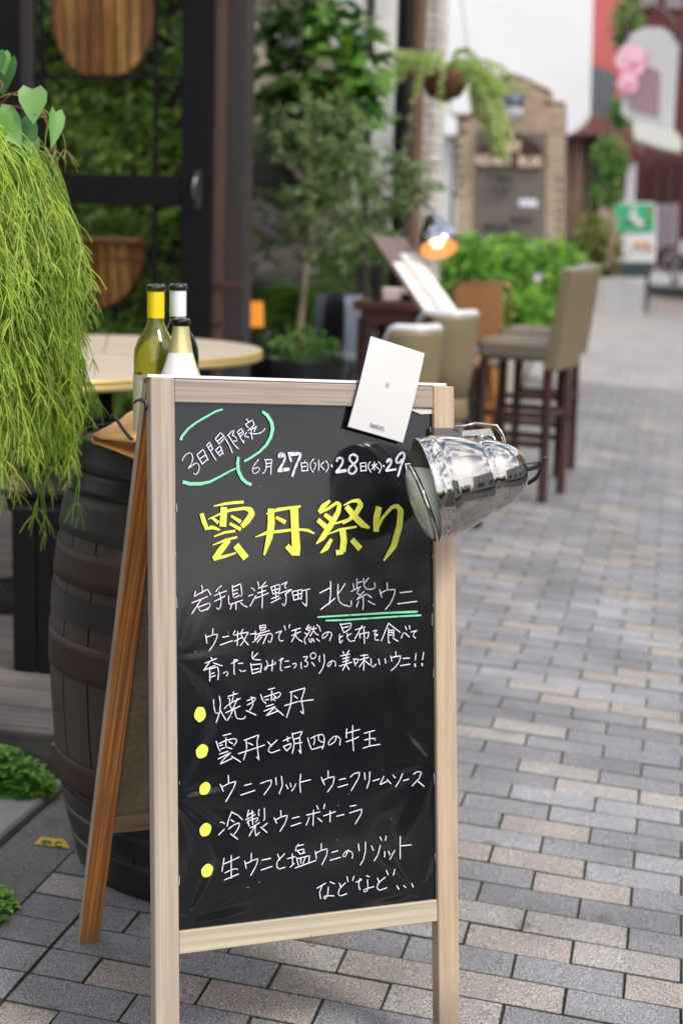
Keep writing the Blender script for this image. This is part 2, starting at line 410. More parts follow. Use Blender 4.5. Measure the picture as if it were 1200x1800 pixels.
# strips to the left of the stones
strip = sheet('concrete_strip', [(-1.258, -1), (-1.122, -1), (-1.122, 6), (-1.258, 6)], 0.001, M['concrete_dark'])
mb = MB()
for i in range(6):
    y0 = -.645 + i * .62
    if y0 + .6 > 3.3 and False: pass
    mb = MB(); mb.box((-1.62, y0 + .306, gz(-1.62, 0) - .01), (.70, .612, .05), Matrix.Rotation(GROT, 3, 'Y'), bev=.006)
    mb.build('kerb_slab', M['concrete_slab'], strip)

# timber deck
deck = thing('timber_deck', 'weathered grey timber deck in front of the restaurant at the left', 'deck', (-2.6, 3.3, .1))
wd = woodmat('deck_wood', (.19, .17, .155), (.10, .088, .08), axis=0, rings=30, rough=.85)
yy = 3.115
k = 0
while yy < 6.3:
    mb = MB(); mb.box((-2.78, yy + .068, .17 + rnd(-.002, .002)), (2.95, .133, .03), bev=.004); mb.build('plank', wd, deck); yy += .14; k += 1
mb = MB(); mb.box((-2.78, 3.096, .125), (2.95, .03, .12), bev=.003); mb.build('fascia_board', woodmat('deck_fascia', (.15, .135, .12), (.075, .065, .06), axis=0, rings=30, rough=.85), deck)
mb = MB(); pts = [(-4 + i * .145, 3.085 , .165 + .006 * math.sin(i * 1.3)) for i in range(20)]; mb.tube(pts, .004, 6); mb.build('rope', mat('rope', (.5, .45, .36), .9), deck)

# ------------------------------------------------------------------ A-frame board
O = Vector((-0.74321907, 2.12563612, 1.09563559)); U = Vector((0.80833959, 0.5871792, -0.04251709)); DN = Vector((0.07430517, -0.17340101, -0.98204421)); N = Vector((0.58400844, -0.79066597, 0.18379735))
def BP(u, v, w=0): return O + U * u + DN * v + N * w
def onboard(px, py, w):                                    # where the sight line meets the board's plane
    r = ray(px, py); return EYE + r * ((BP(0, 0, w) - EYE).dot(N) / r.dot(N))
WB, PW, DP = .5, .0365, .024
sign = thing('a_frame_sign', 'wooden folding pavement sign with black writing board and handwritten menu', 'sign', (-.75, 2.2, .04))
fr = (U, N, DN)
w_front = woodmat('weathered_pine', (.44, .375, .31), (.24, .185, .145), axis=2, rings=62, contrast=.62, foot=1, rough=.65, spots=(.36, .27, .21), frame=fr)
w_rail = woodmat('weathered_pine_rail', (.40, .335, .275), (.18, .14, .11), axis=0, rings=80, contrast=.7, rough=.65, spots=(.28, .2, .16), frame=fr)
w_raillow = woodmat('pine_rail_pale', (.46, .41, .31), (.31, .255, .18), axis=0, rings=70, contrast=.65, rough=.65, spots=(.36, .32, .24), frame=fr)
def boardbar(name, u0, u1, v0, v1, w0, w1, m, bev=.0015, parent=sign, label=None):
    mb = MB(); Mx = Matrix((U, -DN, N)).transposed()
    mb.box(BP((u0 + u1) / 2, (v0 + v1) / 2, (w0 + w1) / 2), (u1 - u0, v1 - v0, w1 - w0), Mx, bev=bev)
    return mb.build(name, m, parent, label=label)
boardbar('post', 0, PW, -.001, 1.077, -DP, 0, w_front)
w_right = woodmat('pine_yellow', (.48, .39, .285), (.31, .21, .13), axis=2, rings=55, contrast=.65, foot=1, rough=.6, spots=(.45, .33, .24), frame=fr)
boardbar('post', WB - PW, WB, -.001, 1.079, -DP, 0, w_right, label='paler right post')
boardbar('top_rail', PW, WB - PW, .0, .0345, -DP, -.0015, w_rail)
boardbar('bottom_rail', PW, WB - PW, .8115, .8455, -DP, -.002, w_raillow)
boardbar('top_trim', -.004, WB - .012, -.006, -.0012, -DP - .02, -.003, mat('aluminium', (.78, .77, .80), .35, .6), .0008)
# panel with a creased glossy film
NX, NY = 70, 150
u0, u1, v0, v1 = PW - .003, WB - PW + .003, .030, .815
pin = [(PW, .615, .55), (PW + .01, .80, .5), (WB - PW, .60, .35), (WB - PW - .03, .80, .25), (PW, .41, .12)]
def crease(u, v):
    s = 0
    for pu, pv, am in pin:
        du, dv = u - pu, v - pv; r = math.hypot(du, dv) + .004; a = math.atan2(dv, du)
        s += am * math.exp(-r / .11) * (math.sin(a * 7 + r * 9) + .6 * math.sin(a * 13 + 1.3)) * min(1, r / .02)
    s += .16 * math.sin(u * 19 + v * 7 + 1) * max(0, (v - .45)) + .10 * math.sin(v * 24 - u * 15) * max(0, v - .5)
    s += .12 * math.sin(v * 6 + u * 4)
    return s * .0012
mb = MB(); vs = []; fs = []
for j in range(NY + 1):
    for i in range(NX + 1):
        u = u0 + (u1 - u0) * i / NX; v = v0 + (v1 - v0) * j / NY; vs.append(BP(u, v, -.0085 + crease(u, v)))
for j in range(NY):
    for i in range(NX): a = j * (NX + 1) + i; fs.append((a, a + NX + 1, a + NX + 2, a + 1))
mb.add(vs, fs, 0, True)
film = mat('black_film', (.006, .0065, .008), .07, spec=.40, noise=[(3, (.012, .013, .015), .8, (1, 1, 1)), (9, (.013, .0135, .015), .5, (1, 2, .5))])
pn = mb.build('writing_board', film, sign)
boardbar('backing_board', PW - .003, WB - PW + .003, .03, .815, -DP + .002, -.0105, mat('hardboard', (.16, .115, .07), .8, noise=(30, (.12, .085, .05), .6, (1, 1, 1))), .0)
# edge glue and a torn sticker
mb = MB()
for q in range(16):
    v = rnd(.05, .80); u = random.choice([PW + .002, WB - PW - .003]) ; p = BP(u + rnd(-.001, .002), v, -.0062); mb.bar(p, p + DN * rnd(.002, .02) + U * rnd(-.001, .001), rnd(.0006, .0016), .0004, up=N)
for q in range(26):
    u, v = rnd(.06, .44), rnd(.1, .79); p = BP(u, v, -.0066); a = rnd(-.3, 1.8); mb.bar(p, p + (U * math.cos(a) + DN * math.sin(a)) * rnd(.001, .005), .0005, .0003, up=N)
mb.build('scratch', mat('pale_scratch', (.30, .31, .30), .8), sign, kind='stuff')
mb = MB(); mb.prism([onboard(*p, -.006) for p in [(722, 716), (762, 719), (763, 727), (740, 728), (722, 721)]], N * .0006); mb.build('sticker', mat('yellowed_tape', (.55, .55, .45), .6), sign)

# hinge hook and screw eye
mb = MB(); hp = [at(x, y, 2.235) for x, y in [(235, 709), (240, 704), (248, 702), (256, 706), (258, 714), (256, 722)]]; mb.tube(hp, [.0016, .002, .003, .0035, .003, .002], 8); mb.build('hook', mat('rusty_wire', (.05, .045, .04), .5, .7), sign)
mb = MB(); c = at(547, 1659, 2.325); mb.tube([c + Vector((math.cos(a) * .0045, 0, math.sin(a) * .0045)) for a in [i * math.pi / 5 for i in range(10)]], .0011, 6, closed=True); mb.tube([c + Vector((0, 0, .0045)), c + Vector((0, .002, .012))], .0011, 6); mb.build('screw_eye', mat('rust', (.28, .13, .07), .6, .5), sign)

# rear frame
rf = atg(137, 1656); 
RU = U
def frame_bar(a, b, w, d, m, name, label=None):
    mb = MB(); z = (b - a).normalized(); mb.bar(a, b, d, w, up=U, bev=.0015); return mb.build(name, m, sign, label=label)
rt = BP(0, .004, -DP - .006)
rdir = (rf - rt).normalized(); rn = rdir.cross(U).normalized()
frr = (U, rn, rdir)
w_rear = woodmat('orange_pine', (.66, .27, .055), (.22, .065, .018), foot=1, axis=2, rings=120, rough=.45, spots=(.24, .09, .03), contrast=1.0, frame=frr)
w_rearside = woodmat('weathered_pine_edge', (.40, .33, .26), (.25, .19, .15), axis=2, rings=30, rough=.7, frame=frr)
PR = .036
def rearbar(name, u0, u1, s0, s1, m, w0=-.011, w1=.011, label=None, mi_side=None):
    mb = MB(); Mx = Matrix((U, rn, rdir)).transposed()
    mb.box(rt + U * ((u0 + u1) / 2) + rdir * ((s0 + s1) / 2) + rn * ((w0 + w1) / 2), (u1 - u0, w1 - w0, s1 - s0), Mx, bev=.0015)
    if mi_side is not None:
        # weathered outer edge: faces looking to -U take the second material
        for i, f in enumerate(mb.f):
            vv = [Vector(mb.v[k]) for k in f]; nn = (vv[1] - vv[0]).cross(vv[2] - vv[0]).normalized()
            if abs(nn.dot(U)) > .8: mb.m[i] = 1
        return mb.build(name, [m, mi_side], sign, label=label)
    return mb.build(name, m, sign, label=label)
RL = (rf - rt).length
rearbar('rear_post', 0, PR, 0, RL, w_rear, label='orange stained rear post', mi_side=w_rearside)
rearbar('rear_post', WB - PR, WB, 0, RL - .005, w_rear, mi_side=w_rearside)
rearbar('rear_top_rail', PR, WB - PR, 0, .034, w_rear)
rearbar('rear_bottom_rail', PR, WB - PR, .80, .834, woodmat('rear_rail_wood', (.30, .20, .12), (.17, .11, .065), axis=0, rings=26, frame=frr))
rearbar('rear_board', PR - .002, WB - PR + .002, .03, .802, mat('hardboard_rear', (.20, .145, .095), .75, noise=[(14, (.13, .095, .06), .8, (1, 1, 1)), (120, (.10, .07, .045), .5, (1, 1, 1))], bump=(200, .3, .001)), -.006, .002)

# ------------------------------------------------------------------ handwriting
ink_w = mat('white_marker', (.80, .76, .90), .55, noise=(260, (.58, .55, .68), .6, (1, 1, 1))); ink_g = mat('green_marker', (.22, .68, .42), .55, noise=(200, (.14, .50, .30), .6, (1, 1, 1))); ink_y = mat('yellow_marker', (.76, .74, .10), .55, noise=(90, (.56, .60, .06), .7, (1, 1, 1)))
def smooth_path(P, cut=1.3):
    if len(P) < 3: return P
    out = [P[0]]
    for i in range(1, len(P) - 1):
        a, b, c = P[i - 1], P[i], P[i + 1]
        for q in (a, c):
            dx, dy = q[0] - b[0], q[1] - b[1]; l = math.hypot(dx, dy) or 1; k = min(.30, cut / l)
            out.append(tuple(b[t] + (q[t] - b[t]) * k for t in range(len(b))))
            if q is a: out.append(tuple((a[t] * .08 + b[t] * .84 + c[t] * .08) if l < 6 else b[t] + (q[t] - b[t]) * k * .3 for t in range(len(b))))
    out.append(P[-1]); return out
def ribbon(mb, P, wdef, z, roundcap=True):
    """P: list of (px, py[, width px]); written on the board's surface"""
    P = smooth_path(P, 1.6)
    pts = [onboard(p[0], p[1], z) for p in P]; ws = [(p[2] if len(p) > 2 else wdef) * .5 * 2.33 / FPX for p in P]
    n = len(pts); vs = []; 
    for i in range(n):
        t = (pts[min(i + 1, n - 1)] - pts[max(i - 1, 0)]); 
        if t.length < 1e-7: t = U.copy()
        t.normalize(); s = t.cross(N); vs += [pts[i] + s * ws[i], pts[i] - s * ws[i]]
    mb.add(vs, [(2 * i, 2 * i + 2, 2 * i + 3, 2 * i + 1) for i in range(n - 1)])
    if roundcap:
        for i in ([0, n - 1]):
            c = pts[i]; mb.add([c + (U * math.cos(a) + DN * math.sin(a)) * ws[i] for a in [k * math.pi / 5 for k in range(10)]], [tuple(range(10))[::-1]])
        for i in range(1, n - 1):
            c = pts[i]; mb.add([c + (U * math.cos(a) + DN * math.sin(a)) * ws[i] * .98 for a in [k * math.pi / 4 for k in range(8)]], [tuple(range(8))[::-1]])
def write(name, ox, oy, sc, text, m, w=1.75, three=False, z=-.0052, label=None, cap=True):
    mb = MB(); zz = z
    for s in text.replace('\n', ' ').split(';'):
        s = s.split()
        if not s: continue
        P = []
        ww = w
        for q in s:
            if q.startswith('w'): ww = float(q[1:]) / sc; continue
            a = [float(k) for k in q.split(',')]
            P.append((ox + a[0] / sc, oy + a[1] / sc) + ((a[2] / sc,) if len(a) > 2 else ()))
        zz += .000004
        ribbon(mb, P, ww, zz, cap)
    return mb.build(name, m, sign, label=label)
write('lettering', 315, 725, 7.5, """42,632 50,600 90,550 135,530 165,545 180,600 165,670 120,735; 120,735 170,700 215,665 255,680 265,730 250,785 215,822 192,805;
235,565 305,680; 235,555 315,485 380,628; 270,610 345,560; 305,680 370,615;
360,430 485,630; 365,425 400,390 440,480; 385,460 420,425; 410,505 440,480; 475,345 545,262 600,330 660,430 700,530; 475,350 525,415; 500,380 575,320; 525,415 585,350;
478,500 535,570; 480,490 540,440 580,548; 505,535 555,495; 530,570 575,530;
635,305 700,240 725,235 700,300; 700,300 740,320 760,350 755,380 720,375; 645,300 730,430 780,478; 765,255 820,205 850,270; 765,255 820,360 850,400; 785,290 835,250; 800,320 850,275; 850,400 850,370; 885,265 860,315 915,325;
885,85 915,125; 875,160 910,200; 870,155 900,140 965,95 985,160; 905,240 990,160; 945,225 950,270 960,350; 950,225 1020,180 985,250; 925,270 960,280 1040,280 1100,250 1130,215""", ink_w, label='white handwriting reading 3日間限定')
write('bracket_stroke', 300, 700, 5, """88,368,26 98,335,22 150,270,20 220,215,18 300,168,17 400,112,16 455,97,16; 805,115,24 850,150,30 885,210,32 895,270,32 880,340,28 840,410,24 780,470,20 700,525,19 645,555,20;
105,735,28 170,752,30 260,752,28 340,735,22 430,690,18 520,640,16 575,615,14; 595,515,24 588,570,28 595,640,30 630,710,30 670,745,28 710,760,26""", ink_g, z=-.0054, cap=False)
write('lettering', 435, 785, 8, """155,182 120,220 85,270 65,310 75,370 110,380 160,345 172,310 140,290 90,310; 240,180 255,190 262,260 258,310 240,355 212,375; 245,185 345,180 330,260 328,390; 262,240 335,230; 260,290 330,275;
w34 440,140 440,110 480,95 520,115 525,170 500,230 440,330; w34 440,325 500,318 575,312; w30 432,345 500,340 578,325; w30 450,125 470,150 500,120;
w34 580,92 592,140 610,200; w34 585,95 660,92 740,95 748,120 700,220 660,320 630,410; w26 600,120 720,108;
752,225 765,345; 750,230 845,225 845,335; 765,285 820,275; 765,342 850,335; 805,200 808,215; 930,175 890,215 880,260 890,320 925,360; 1000,190 1000,335; 935,235 965,225 950,290 932,325; 1075,215 1020,260 1075,325; 1100,200 1135,245 1135,300 1100,355; w26 1178,262 1186,277""", ink_w, label='white handwriting reading 6月27日(水)')
write('lettering', 585, 785, 8, """w32 55,200 65,165 110,155 140,180 135,230 100,290 50,350; w30 50,345 120,336 180,328; w30 50,362 120,355 180,342;
w30 290,105 240,130 230,185 270,225 310,270 335,320 300,375 250,385 215,350 235,290 290,245 340,200 345,140 290,105;
385,235 395,345; 385,235 465,225 465,340; 395,280 450,275; 390,342 468,335; 525,215 500,245 495,300 535,360; 545,260 620,245; 580,215 583,330; 580,260 545,320; 590,260 645,320; 640,210 680,260 680,310 645,370; w24 710,268 716,280;
w32 760,215 775,180 810,175 825,205 810,250 750,330; w30 750,340 880,320; w30 765,200 790,200;
w32 975,180 940,220 895,230 885,190 920,120 970,80 1005,100 1000,160 960,260 915,410;
1020,245 1035,340; 1015,245 1085,240; 1030,290 1080,290; 1035,338 1080,335""", ink_w, label='white handwriting reading 28日(木) 29日')
write('title_stroke', 330, 870, 6, """270,118,10 400,92,28 500,80,30 590,75,30; 145,195,45 170,280,50 205,365,42; 210,362,20 250,340,42 300,355,30 340,370,14;
215,255,8 330,205,22 450,160,30 600,140,34 660,158,60 675,200,66 630,270,66 570,335,50; 382,128,72 370,335,75; 255,240,25 325,295,40; 455,220,25 560,285,42; 440,300,30 560,365,40;
275,440,12 390,395,26 500,380,26; 262,530,10 400,475,28 520,445,24; 435,475,50 350,580,70 275,680,55; 270,680,30 400,645,32 510,610,14; 505,530,75 615,668,75;
875,145,70 880,300,80 860,450,72 805,635,22; 825,200,12 950,155,38 1190,120,24; 1120,130,92 1130,350,88 1142,560,96 1142,640,80; 1120,625,55 1045,535,62; 930,235,32 1030,290,48; 712,445,10 830,400,34 1080,370,30 1200,365,26 1270,375,32 1335,408,16""", ink_y, z=-.0054, cap=False, label='yellow brushed writing reading 雲丹')
write('title_stroke', 530, 870, 6, """300,60,28 230,120,60 185,185,50; 185,190,22 270,150,30 370,82,36 400,100,48 385,180,58 300,330,68 220,450,62 155,515,14; 240,205,40 320,265,60; 170,262,50 270,350,62;
440,110,12 530,65,30 600,58,44 622,110,64 570,200,58 500,260,40 430,300,30; 470,120,60 560,230,70 640,310,72 715,348,26; 320,310,16 430,280,26 520,255,32; 275,415,10 400,365,28 580,335,22;
430,370,75 445,480,75 430,600,72; 440,600,50 362,610,58; 315,465,36 260,560,58 200,612,16; 530,470,60 620,570,70;
815,125,72 790,240,78 785,388,66; 795,380,16 850,245,34 950,130,40 1010,115,48 1045,170,72 1030,330,74 970,540,72 865,695,22""", ink_y, z=-.0054, cap=False, label='yellow brushed writing reading 祭り')
write('lettering', 325, 1020, 10.435, """195,205 165,300 415,165 475,270; 305,95 320,160 315,240; 130,415 415,300; 300,350 220,470 125,615; 225,450 255,530 290,575 430,520 460,470 460,425 420,425 260,490; 415,510 415,545;
670,105 620,135 570,205; 540,285 620,250 760,195; 540,390 735,290; 625,215 650,300 665,400 650,490 620,540 580,510;
870,95 875,230 890,310 910,325 1000,275; 870,130 1020,65 1040,200 1045,270 1025,295; 875,200 965,170; 885,260 965,235; 800,290 800,380 815,450 1055,365; 865,435 830,530; 935,400 935,540; 1020,410 1080,470 1140,490""", ink_w, label='white handwriting reading 岩手県')
write('lettering', 430, 1015, 9.6, """115,180 150,195 165,225; 65,315 100,300 140,292; 90,485 130,410 190,310; 190,350 290,310 400,265; 220,75 240,155; 355,75 290,150; 225,185 380,140; 220,265 355,220; 290,190 298,350 292,515;
440,165 480,285; 440,165 590,115 595,180 570,270; 510,160 530,360; 470,220 580,190; 480,280 565,255; 450,360 575,315; 445,430 600,350; 570,275 780,205; 625,120 720,75 670,150 695,185; 790,210 680,285; 690,280 700,360 690,440 665,485 640,465 640,440;
800,240 830,385; 805,240 970,205 950,375; 820,310 955,270; 895,225 905,360; 830,385 950,350; 980,225 1095,195; 1040,230 1045,350 1040,495 975,425""", ink_w, label='white handwriting reading 洋野町')
write('lettering', 545, 1010, 5.714, """98,185 205,130; 205,70 205,200 192,300; 108,350 185,290 250,238; 280,100 275,200 290,270 330,305 400,322 412,310 412,265; 350,92 310,155 275,200;
432,90 440,150; 468,45 472,140; 410,170 505,125; 472,85 520,70; 535,40 540,110 560,145 620,150 655,125 645,85; 585,35 545,85; 490,150 465,185 500,205; 540,170 465,255 565,195 615,230; 530,215 535,300 527,352; 485,270 465,325; 582,265 620,290 650,302;
772,85 775,150; 695,150 720,230; 700,190 770,155 855,150 835,230 800,300 755,350; 903,183 1020,170; 878,295 1070,270""", ink_w, w=2.1, label='white handwriting reading 北紫ウニ')
write('underline', 545, 1010, 5.714, """78,428,15 400,408,18 800,385,22 1070,374,24; 160,463,16 330,458,18 600,440,18 900,420,18 1110,410,18""", ink_g, w=3)
write('lettering', 350, 1095, 9.23, """222,95 220,190; 105,195 125,330; 115,235 220,195 300,185 280,260 230,360 165,450; 380,235 480,215; 340,360 540,290;
580,130 550,185 570,205 690,165; 625,145 622,260 618,365; 570,300 690,240; 710,105 680,165; 690,170 800,150 760,220 720,300 670,365; 680,190 720,270 800,360;
830,185 925,170; 910,135 915,190 905,280; 865,315 900,300 950,240; 980,50 1000,130; 985,50 1080,35 1075,90; 1000,85 1060,75; 1005,130 1070,110; 910,195 1140,125; 990,160 940,260; 965,215 1170,170 1190,220 1160,310 1130,320 1120,295; 1010,230 940,320; 1100,195 1035,340""", ink_w, label='white handwriting reading ウニ牧場')
write('lettering', 475, 1095, 9.6, """95,170 195,135 150,200 140,270 170,310 215,300; 235,50 255,120; 325,30 315,85; 360,135 505,90; 360,215 510,150; 430,110 420,200 360,320; 420,200 460,270 540,320;
650,35 600,105; 600,110 690,65 660,150 590,250 570,290 595,355; 610,110 650,130; 580,170 630,200; 700,110 780,90; 735,60 720,140 670,225; 735,140 770,190 810,205; 785,35 830,70 845,140; 650,265 655,310 690,330; 715,265 740,320; 690,270 700,310; 780,270 830,310;
980,150 950,220 890,270 870,250 890,190 950,155 1010,155 1040,190 1000,300""", ink_w, label='white handwriting reading で天然の')
write('lettering', 590, 1090, 7.5, """60,50 100,155; 60,60 205,40 190,115 105,170; 85,105 170,85; 50,190 45,240 55,310 90,270; 50,235 90,210; 150,175 150,240 190,285 250,270; 200,180 155,210;
345,75 300,160 250,250; 260,130 385,90; 310,170 320,240; 320,185 440,160 420,240 400,240; 370,110 378,310; 490,150 545,130 515,175 500,195 540,190; 555,195 510,220 520,265 565,265;
695,40 600,275; 695,45 845,160; 695,110 690,250 695,305 715,295; 700,140 770,130 760,190; 705,165 755,160; 705,200 755,190; 770,205 745,235 820,280; 
860,240 885,180 905,165 970,225; 915,85 935,130; 970,75 975,120; 990,160 1070,135 1030,170 1020,215 1050,238""", ink_w, label='white handwriting reading 昆布を食べて')
write('lettering', 350, 1145, 8.57, """175,95 200,120; 90,180 260,110; 170,145 65,290 240,215; 215,175 345,220; 160,260 160,450; 165,265 280,235 295,330 280,430; 185,340 225,325; 170,390 245,365; 365,330 410,305 440,330 410,370;
485,185 590,135 530,125; 525,130 525,345 540,345; 590,185 655,180; 610,280 640,310 695,290; 805,10 795,70; 880,30 800,110; 795,80 820,125 920,130; 775,185 800,340; 785,205 940,190 925,320; 800,280 900,260; 800,340 925,300;
1010,145 1035,180 1020,250 990,290 980,260 1020,225 1150,190 1145,165; 1105,135 1095,295""", ink_w, label='white handwriting reading 育った旨み')
write('lettering', 480, 1140, 8.57, """90,180 160,155 125,150; 125,150 110,250 110,330 135,335; 180,195 235,190; 175,290 255,270; 295,235 340,220 350,250 315,295;
420,210 420,290 430,305; 455,130 520,120 480,190; 490,190 525,215 510,270 470,275; 600,65 565,85 555,125 585,158 625,150 645,105 630,70 600,65; 580,210 625,265; 700,110 690,170 700,200; 765,90 775,200 740,310 690,380;
880,185 870,240 830,280 815,250 850,200 910,185 940,215 935,265""", ink_w, label='white handwriting reading たっぷりの')
write('lettering', 590, 1140, 7.06, """90,40 100,70; 165,25 140,60; 60,95 170,70; 85,130 165,110; 85,170 165,145; 130,70 130,200; 45,220 200,170; 125,195 85,270; 130,200 165,265; 220,130 245,215; 220,135 275,130 270,175 240,190; 310,90 395,80; 290,145 410,110; 350,75 350,180 345,270; 350,150 290,230; 360,150 420,205;
435,130 440,210 465,235 500,195; 530,130 545,200; 610,125 620,185; 745,40 745,90; 680,95 695,160; 685,115 805,90 790,160 740,230 685,275; 835,125 915,120; 800,215 920,195; 995,65 985,145; w20 980,195 985,222; 1090,50 1075,140; w20 1070,190 1072,212""", ink_w, label='white handwriting reading 美味しいウニ!!')
write('lettering', 365, 1205, 12.63, """130,320 135,450 160,590 190,630 235,610; 260,245 285,400 265,600 190,825; 280,550 330,650 400,765; 575,145 565,250 540,380; 450,245 660,180; 450,290 490,290 485,380; 370,520 420,460 545,375 725,290; 490,380 500,470 540,540; 655,290 600,430 560,520; 400,610 720,460; 560,540 500,670 435,780; 600,550 620,680 660,740 750,750 830,725 830,690;
875,340 950,310 1000,285; 950,265 1060,280 1055,320 1000,370 880,435; 975,300 1010,380 985,480 930,550; 855,560 1070,660""", ink_w, label='white handwriting reading 焼き')
write('lettering', 330, 1200, 5.217, """738,65 795,50; 668,110 690,170 715,190; 700,135 840,88 855,110 820,145 790,140; 770,75 765,165; 710,160 740,155; 790,120 810,135; 775,150 800,165; 718,220 785,200; 700,262 805,220 718,305 825,262; 805,240 875,300;
935,90 1075,50 1040,160 1055,230 1060,290 1035,265; 950,90 945,200 905,320; 975,122 1005,145; 888,212 1010,175 1150,158""", ink_w, label='white handwriting reading 雲丹 after 焼き')
write('lettering', 370, 1280, 7.06, """155,95 250,70; 70,165 100,260 120,285; 105,195 200,150 300,130 328,155 300,210 285,215; 190,120 190,230; 110,220 150,210; 130,260 175,245; 230,170 275,195; 200,240 265,258; 110,325 215,290; 95,385 250,305 160,390 120,450 270,375; 260,350 370,420;
415,155 600,85 575,160 585,280 600,400 575,360; 440,150 450,260 410,395; 465,185 525,210; 345,320 500,270 670,212; 710,170 755,225; 825,150 730,240 715,290 760,310 860,270;
900,160 995,120; 955,110 960,170; 905,235 945,285; 905,230 1000,190 990,240 945,285; 1010,65 1040,190 1015,315; 1015,75 1140,42 1105,110 1110,200 1120,320 1095,275; 1040,140 1100,120; 1045,195 1135,180""", ink_w, label='white handwriting reading 雲丹と胡')
write('lettering', 530, 1275, 8, """85,180 105,260 140,345 290,300; 130,185 210,145 290,130 318,160 315,260 290,335; 180,180 185,220 168,275; 240,150 235,200 260,230 300,240; 490,155 470,230 400,280 370,270 390,220 450,160 510,155 545,200 535,280;
635,50 625,110 630,180; 630,115 815,60; 625,235 730,200 800,165; 718,5 715,150 725,300 730,360; 880,115 1025,75; 955,100 955,300; 885,210 960,190 1035,185 1030,210; 865,325 950,295 1100,270""", ink_w, label='white handwriting reading 四の牛王')
write('lettering', 335, 1345, 5.58, """370,105 372,185; 290,190 320,258; 310,215 380,180 445,160 420,230 345,360; 528,202 595,185; 492,296 630,250; 685,183 740,160 795,148 785,200 720,293; 835,125 840,195; 890,112 900,200 868,283; 935,195 955,235; 975,180 985,215; 1030,185 1015,225 990,255; 1078,92 1070,180 1078,270; 1072,172 1175,145""", ink_w, label='white handwriting reading ウニフリット')
write('lettering', 550, 1345, 5.85, """155,60 155,130; 85,130 118,205; 95,165 150,135 220,120 205,200 150,278; 270,153 335,138; 258,230 358,200; 385,125 420,90 480,75 465,140 392,265; 528,80 535,150; 583,72 580,160 553,240; 615,165 680,145; 728,118 685,205 760,170; 760,150 800,193; 822,105 845,135; 920,90 890,160 850,225; 930,162 985,145; 1030,95 1075,68 1115,75 1090,140 1018,215; 1080,170 1140,220""", ink_w, label='white handwriting reading ウニクリームソース')
write('lettering', 370, 1415, 10.9, """190,340 230,330 265,365; 155,580 265,470; 410,130 350,270 315,415; 415,150 530,205 610,290; 390,290 450,330; 345,465 450,385 550,345 555,390 510,490 450,570; 385,560 520,660;
730,105 705,190 705,240; 700,210 810,140; 670,290 760,250 855,190; 795,110 800,250 810,380; 720,185 825,150; 700,350 745,300 905,250 905,290 860,330; 715,310 740,410; 930,90 915,150 925,210; 1030,70 1035,200 1035,290 1010,300; 760,445 850,400 940,340; 860,390 800,490 740,600; 860,400 850,500 870,600 935,530; 1085,355 1000,425; 960,430 1080,530""", ink_w, label='white handwriting reading 冷製')
write('lettering', 335, 1405, 3.87, """612,78 615,120; 567,128 585,165; 578,142 615,122 658,110 645,160 608,220; 690,132 738,120; 682,185 750,162; 788,110 880,88; 835,75 832,180; 805,125 800,145 785,178; 865,130 893,155; 858,45 868,70; 912,35 905,65; 905,115 985,85; 948,80 948,155; 993,118 1042,105; 1085,50 1125,42; 1080,95 1165,68 1160,100 1120,168""", ink_w, label='white handwriting reading ウニボナーラ')
write('lettering', 380, 1490, 10.9, """150,210 130,330 110,460; 145,320 300,255 440,185; 288,155 285,300 290,590; 165,490 290,430 380,408 405,425; 160,625 430,510; 672,115 670,250; 545,260 575,405; 560,320 700,250 800,215 770,340 660,540; 875,245 1040,210; 860,435 1070,365""", ink_w, label='white handwriting reading 生ウニ')
write('lettering', 340, 1475, 5.714, "845,155 865,210; 915,150 840,230 835,280 860,305 920,285", ink_w, label='white handwriting reading と')
write('lettering', 490, 1475, 10, """150,350 285,315; 235,265 240,380 240,440; 200,500 270,430; 345,95 300,150 295,215; 330,130 430,100; 320,205 375,270; 325,205 445,180 430,240; 375,270 460,240; 310,330 345,470; 330,350 540,295 525,410; 385,340 385,430; 460,335 420,440; 285,515 650,380;
745,85 745,200; 640,220 660,345; 650,255 740,205 850,175 840,290 755,455; 930,240 1035,210; 900,380 1080,325""", ink_w, label='white handwriting reading 塩ウニ')
write('lettering', 530, 1470, 5.714, """465,150 440,205 412,210 420,180 460,140 505,165 515,195 505,225; 568,80 578,150; 640,60 640,150 620,240 588,292; 700,100 720,145; 790,95 765,190 728,250; 785,10 803,42; 848,2 840,45; 835,155 832,212; 870,155 885,190; 935,145 910,190 885,235; 990,5 988,100 990,230; 990,100 1100,90""", ink_w, label='white handwriting reading のリゾット')
write('lettering', 530, 1470, 5.714, """155,525 240,475; 205,500 180,570 190,630; 285,462 330,480; 268,515 262,590 235,635 215,620 240,600 325,602; 378,475 395,520; 440,470 380,530 365,580 385,605 455,580; 455,410 465,460; 525,405 512,448;
545,465 605,440 585,430; 585,430 570,490 585,540; 650,400 680,410; 660,440 665,500 660,550 630,565 620,545 650,530 725,510; 760,425 780,470; 840,415 770,470 755,520 780,548 855,520; 850,345 868,390; 935,335 920,395; 955,500 975,535; 1025,500 1045,518; 1105,480 1120,515""", ink_w, label='white handwriting reading などなど…')
for bx_, by_, rx_, ry_ in [(351.5, 1256, 10, 13.5), (355, 1321, 11, 12), (360, 1386.5, 9.5, 11.5), (361, 1459, 10.5, 11.5), (364, 1531, 10.5, 11.5)]:
    mb = MB(); a0 = rnd(0, 6)
    ring = []
    for i in range(22):
        a = i * 2 * math.pi / 22; k = 1 + .05 * math.sin(a * 2 + a0) + .03 * math.sin(5 * a + a0)
        x, y = math.cos(a) * rx_ * k, math.sin(a) * ry_ * k; ring.append(onboard(bx_ + x - y * .12, by_ + y, -.0056))
    mb.add(ring, [tuple(range(22))[::-1]]); mb.build('bullet_dot', ink_y, sign)

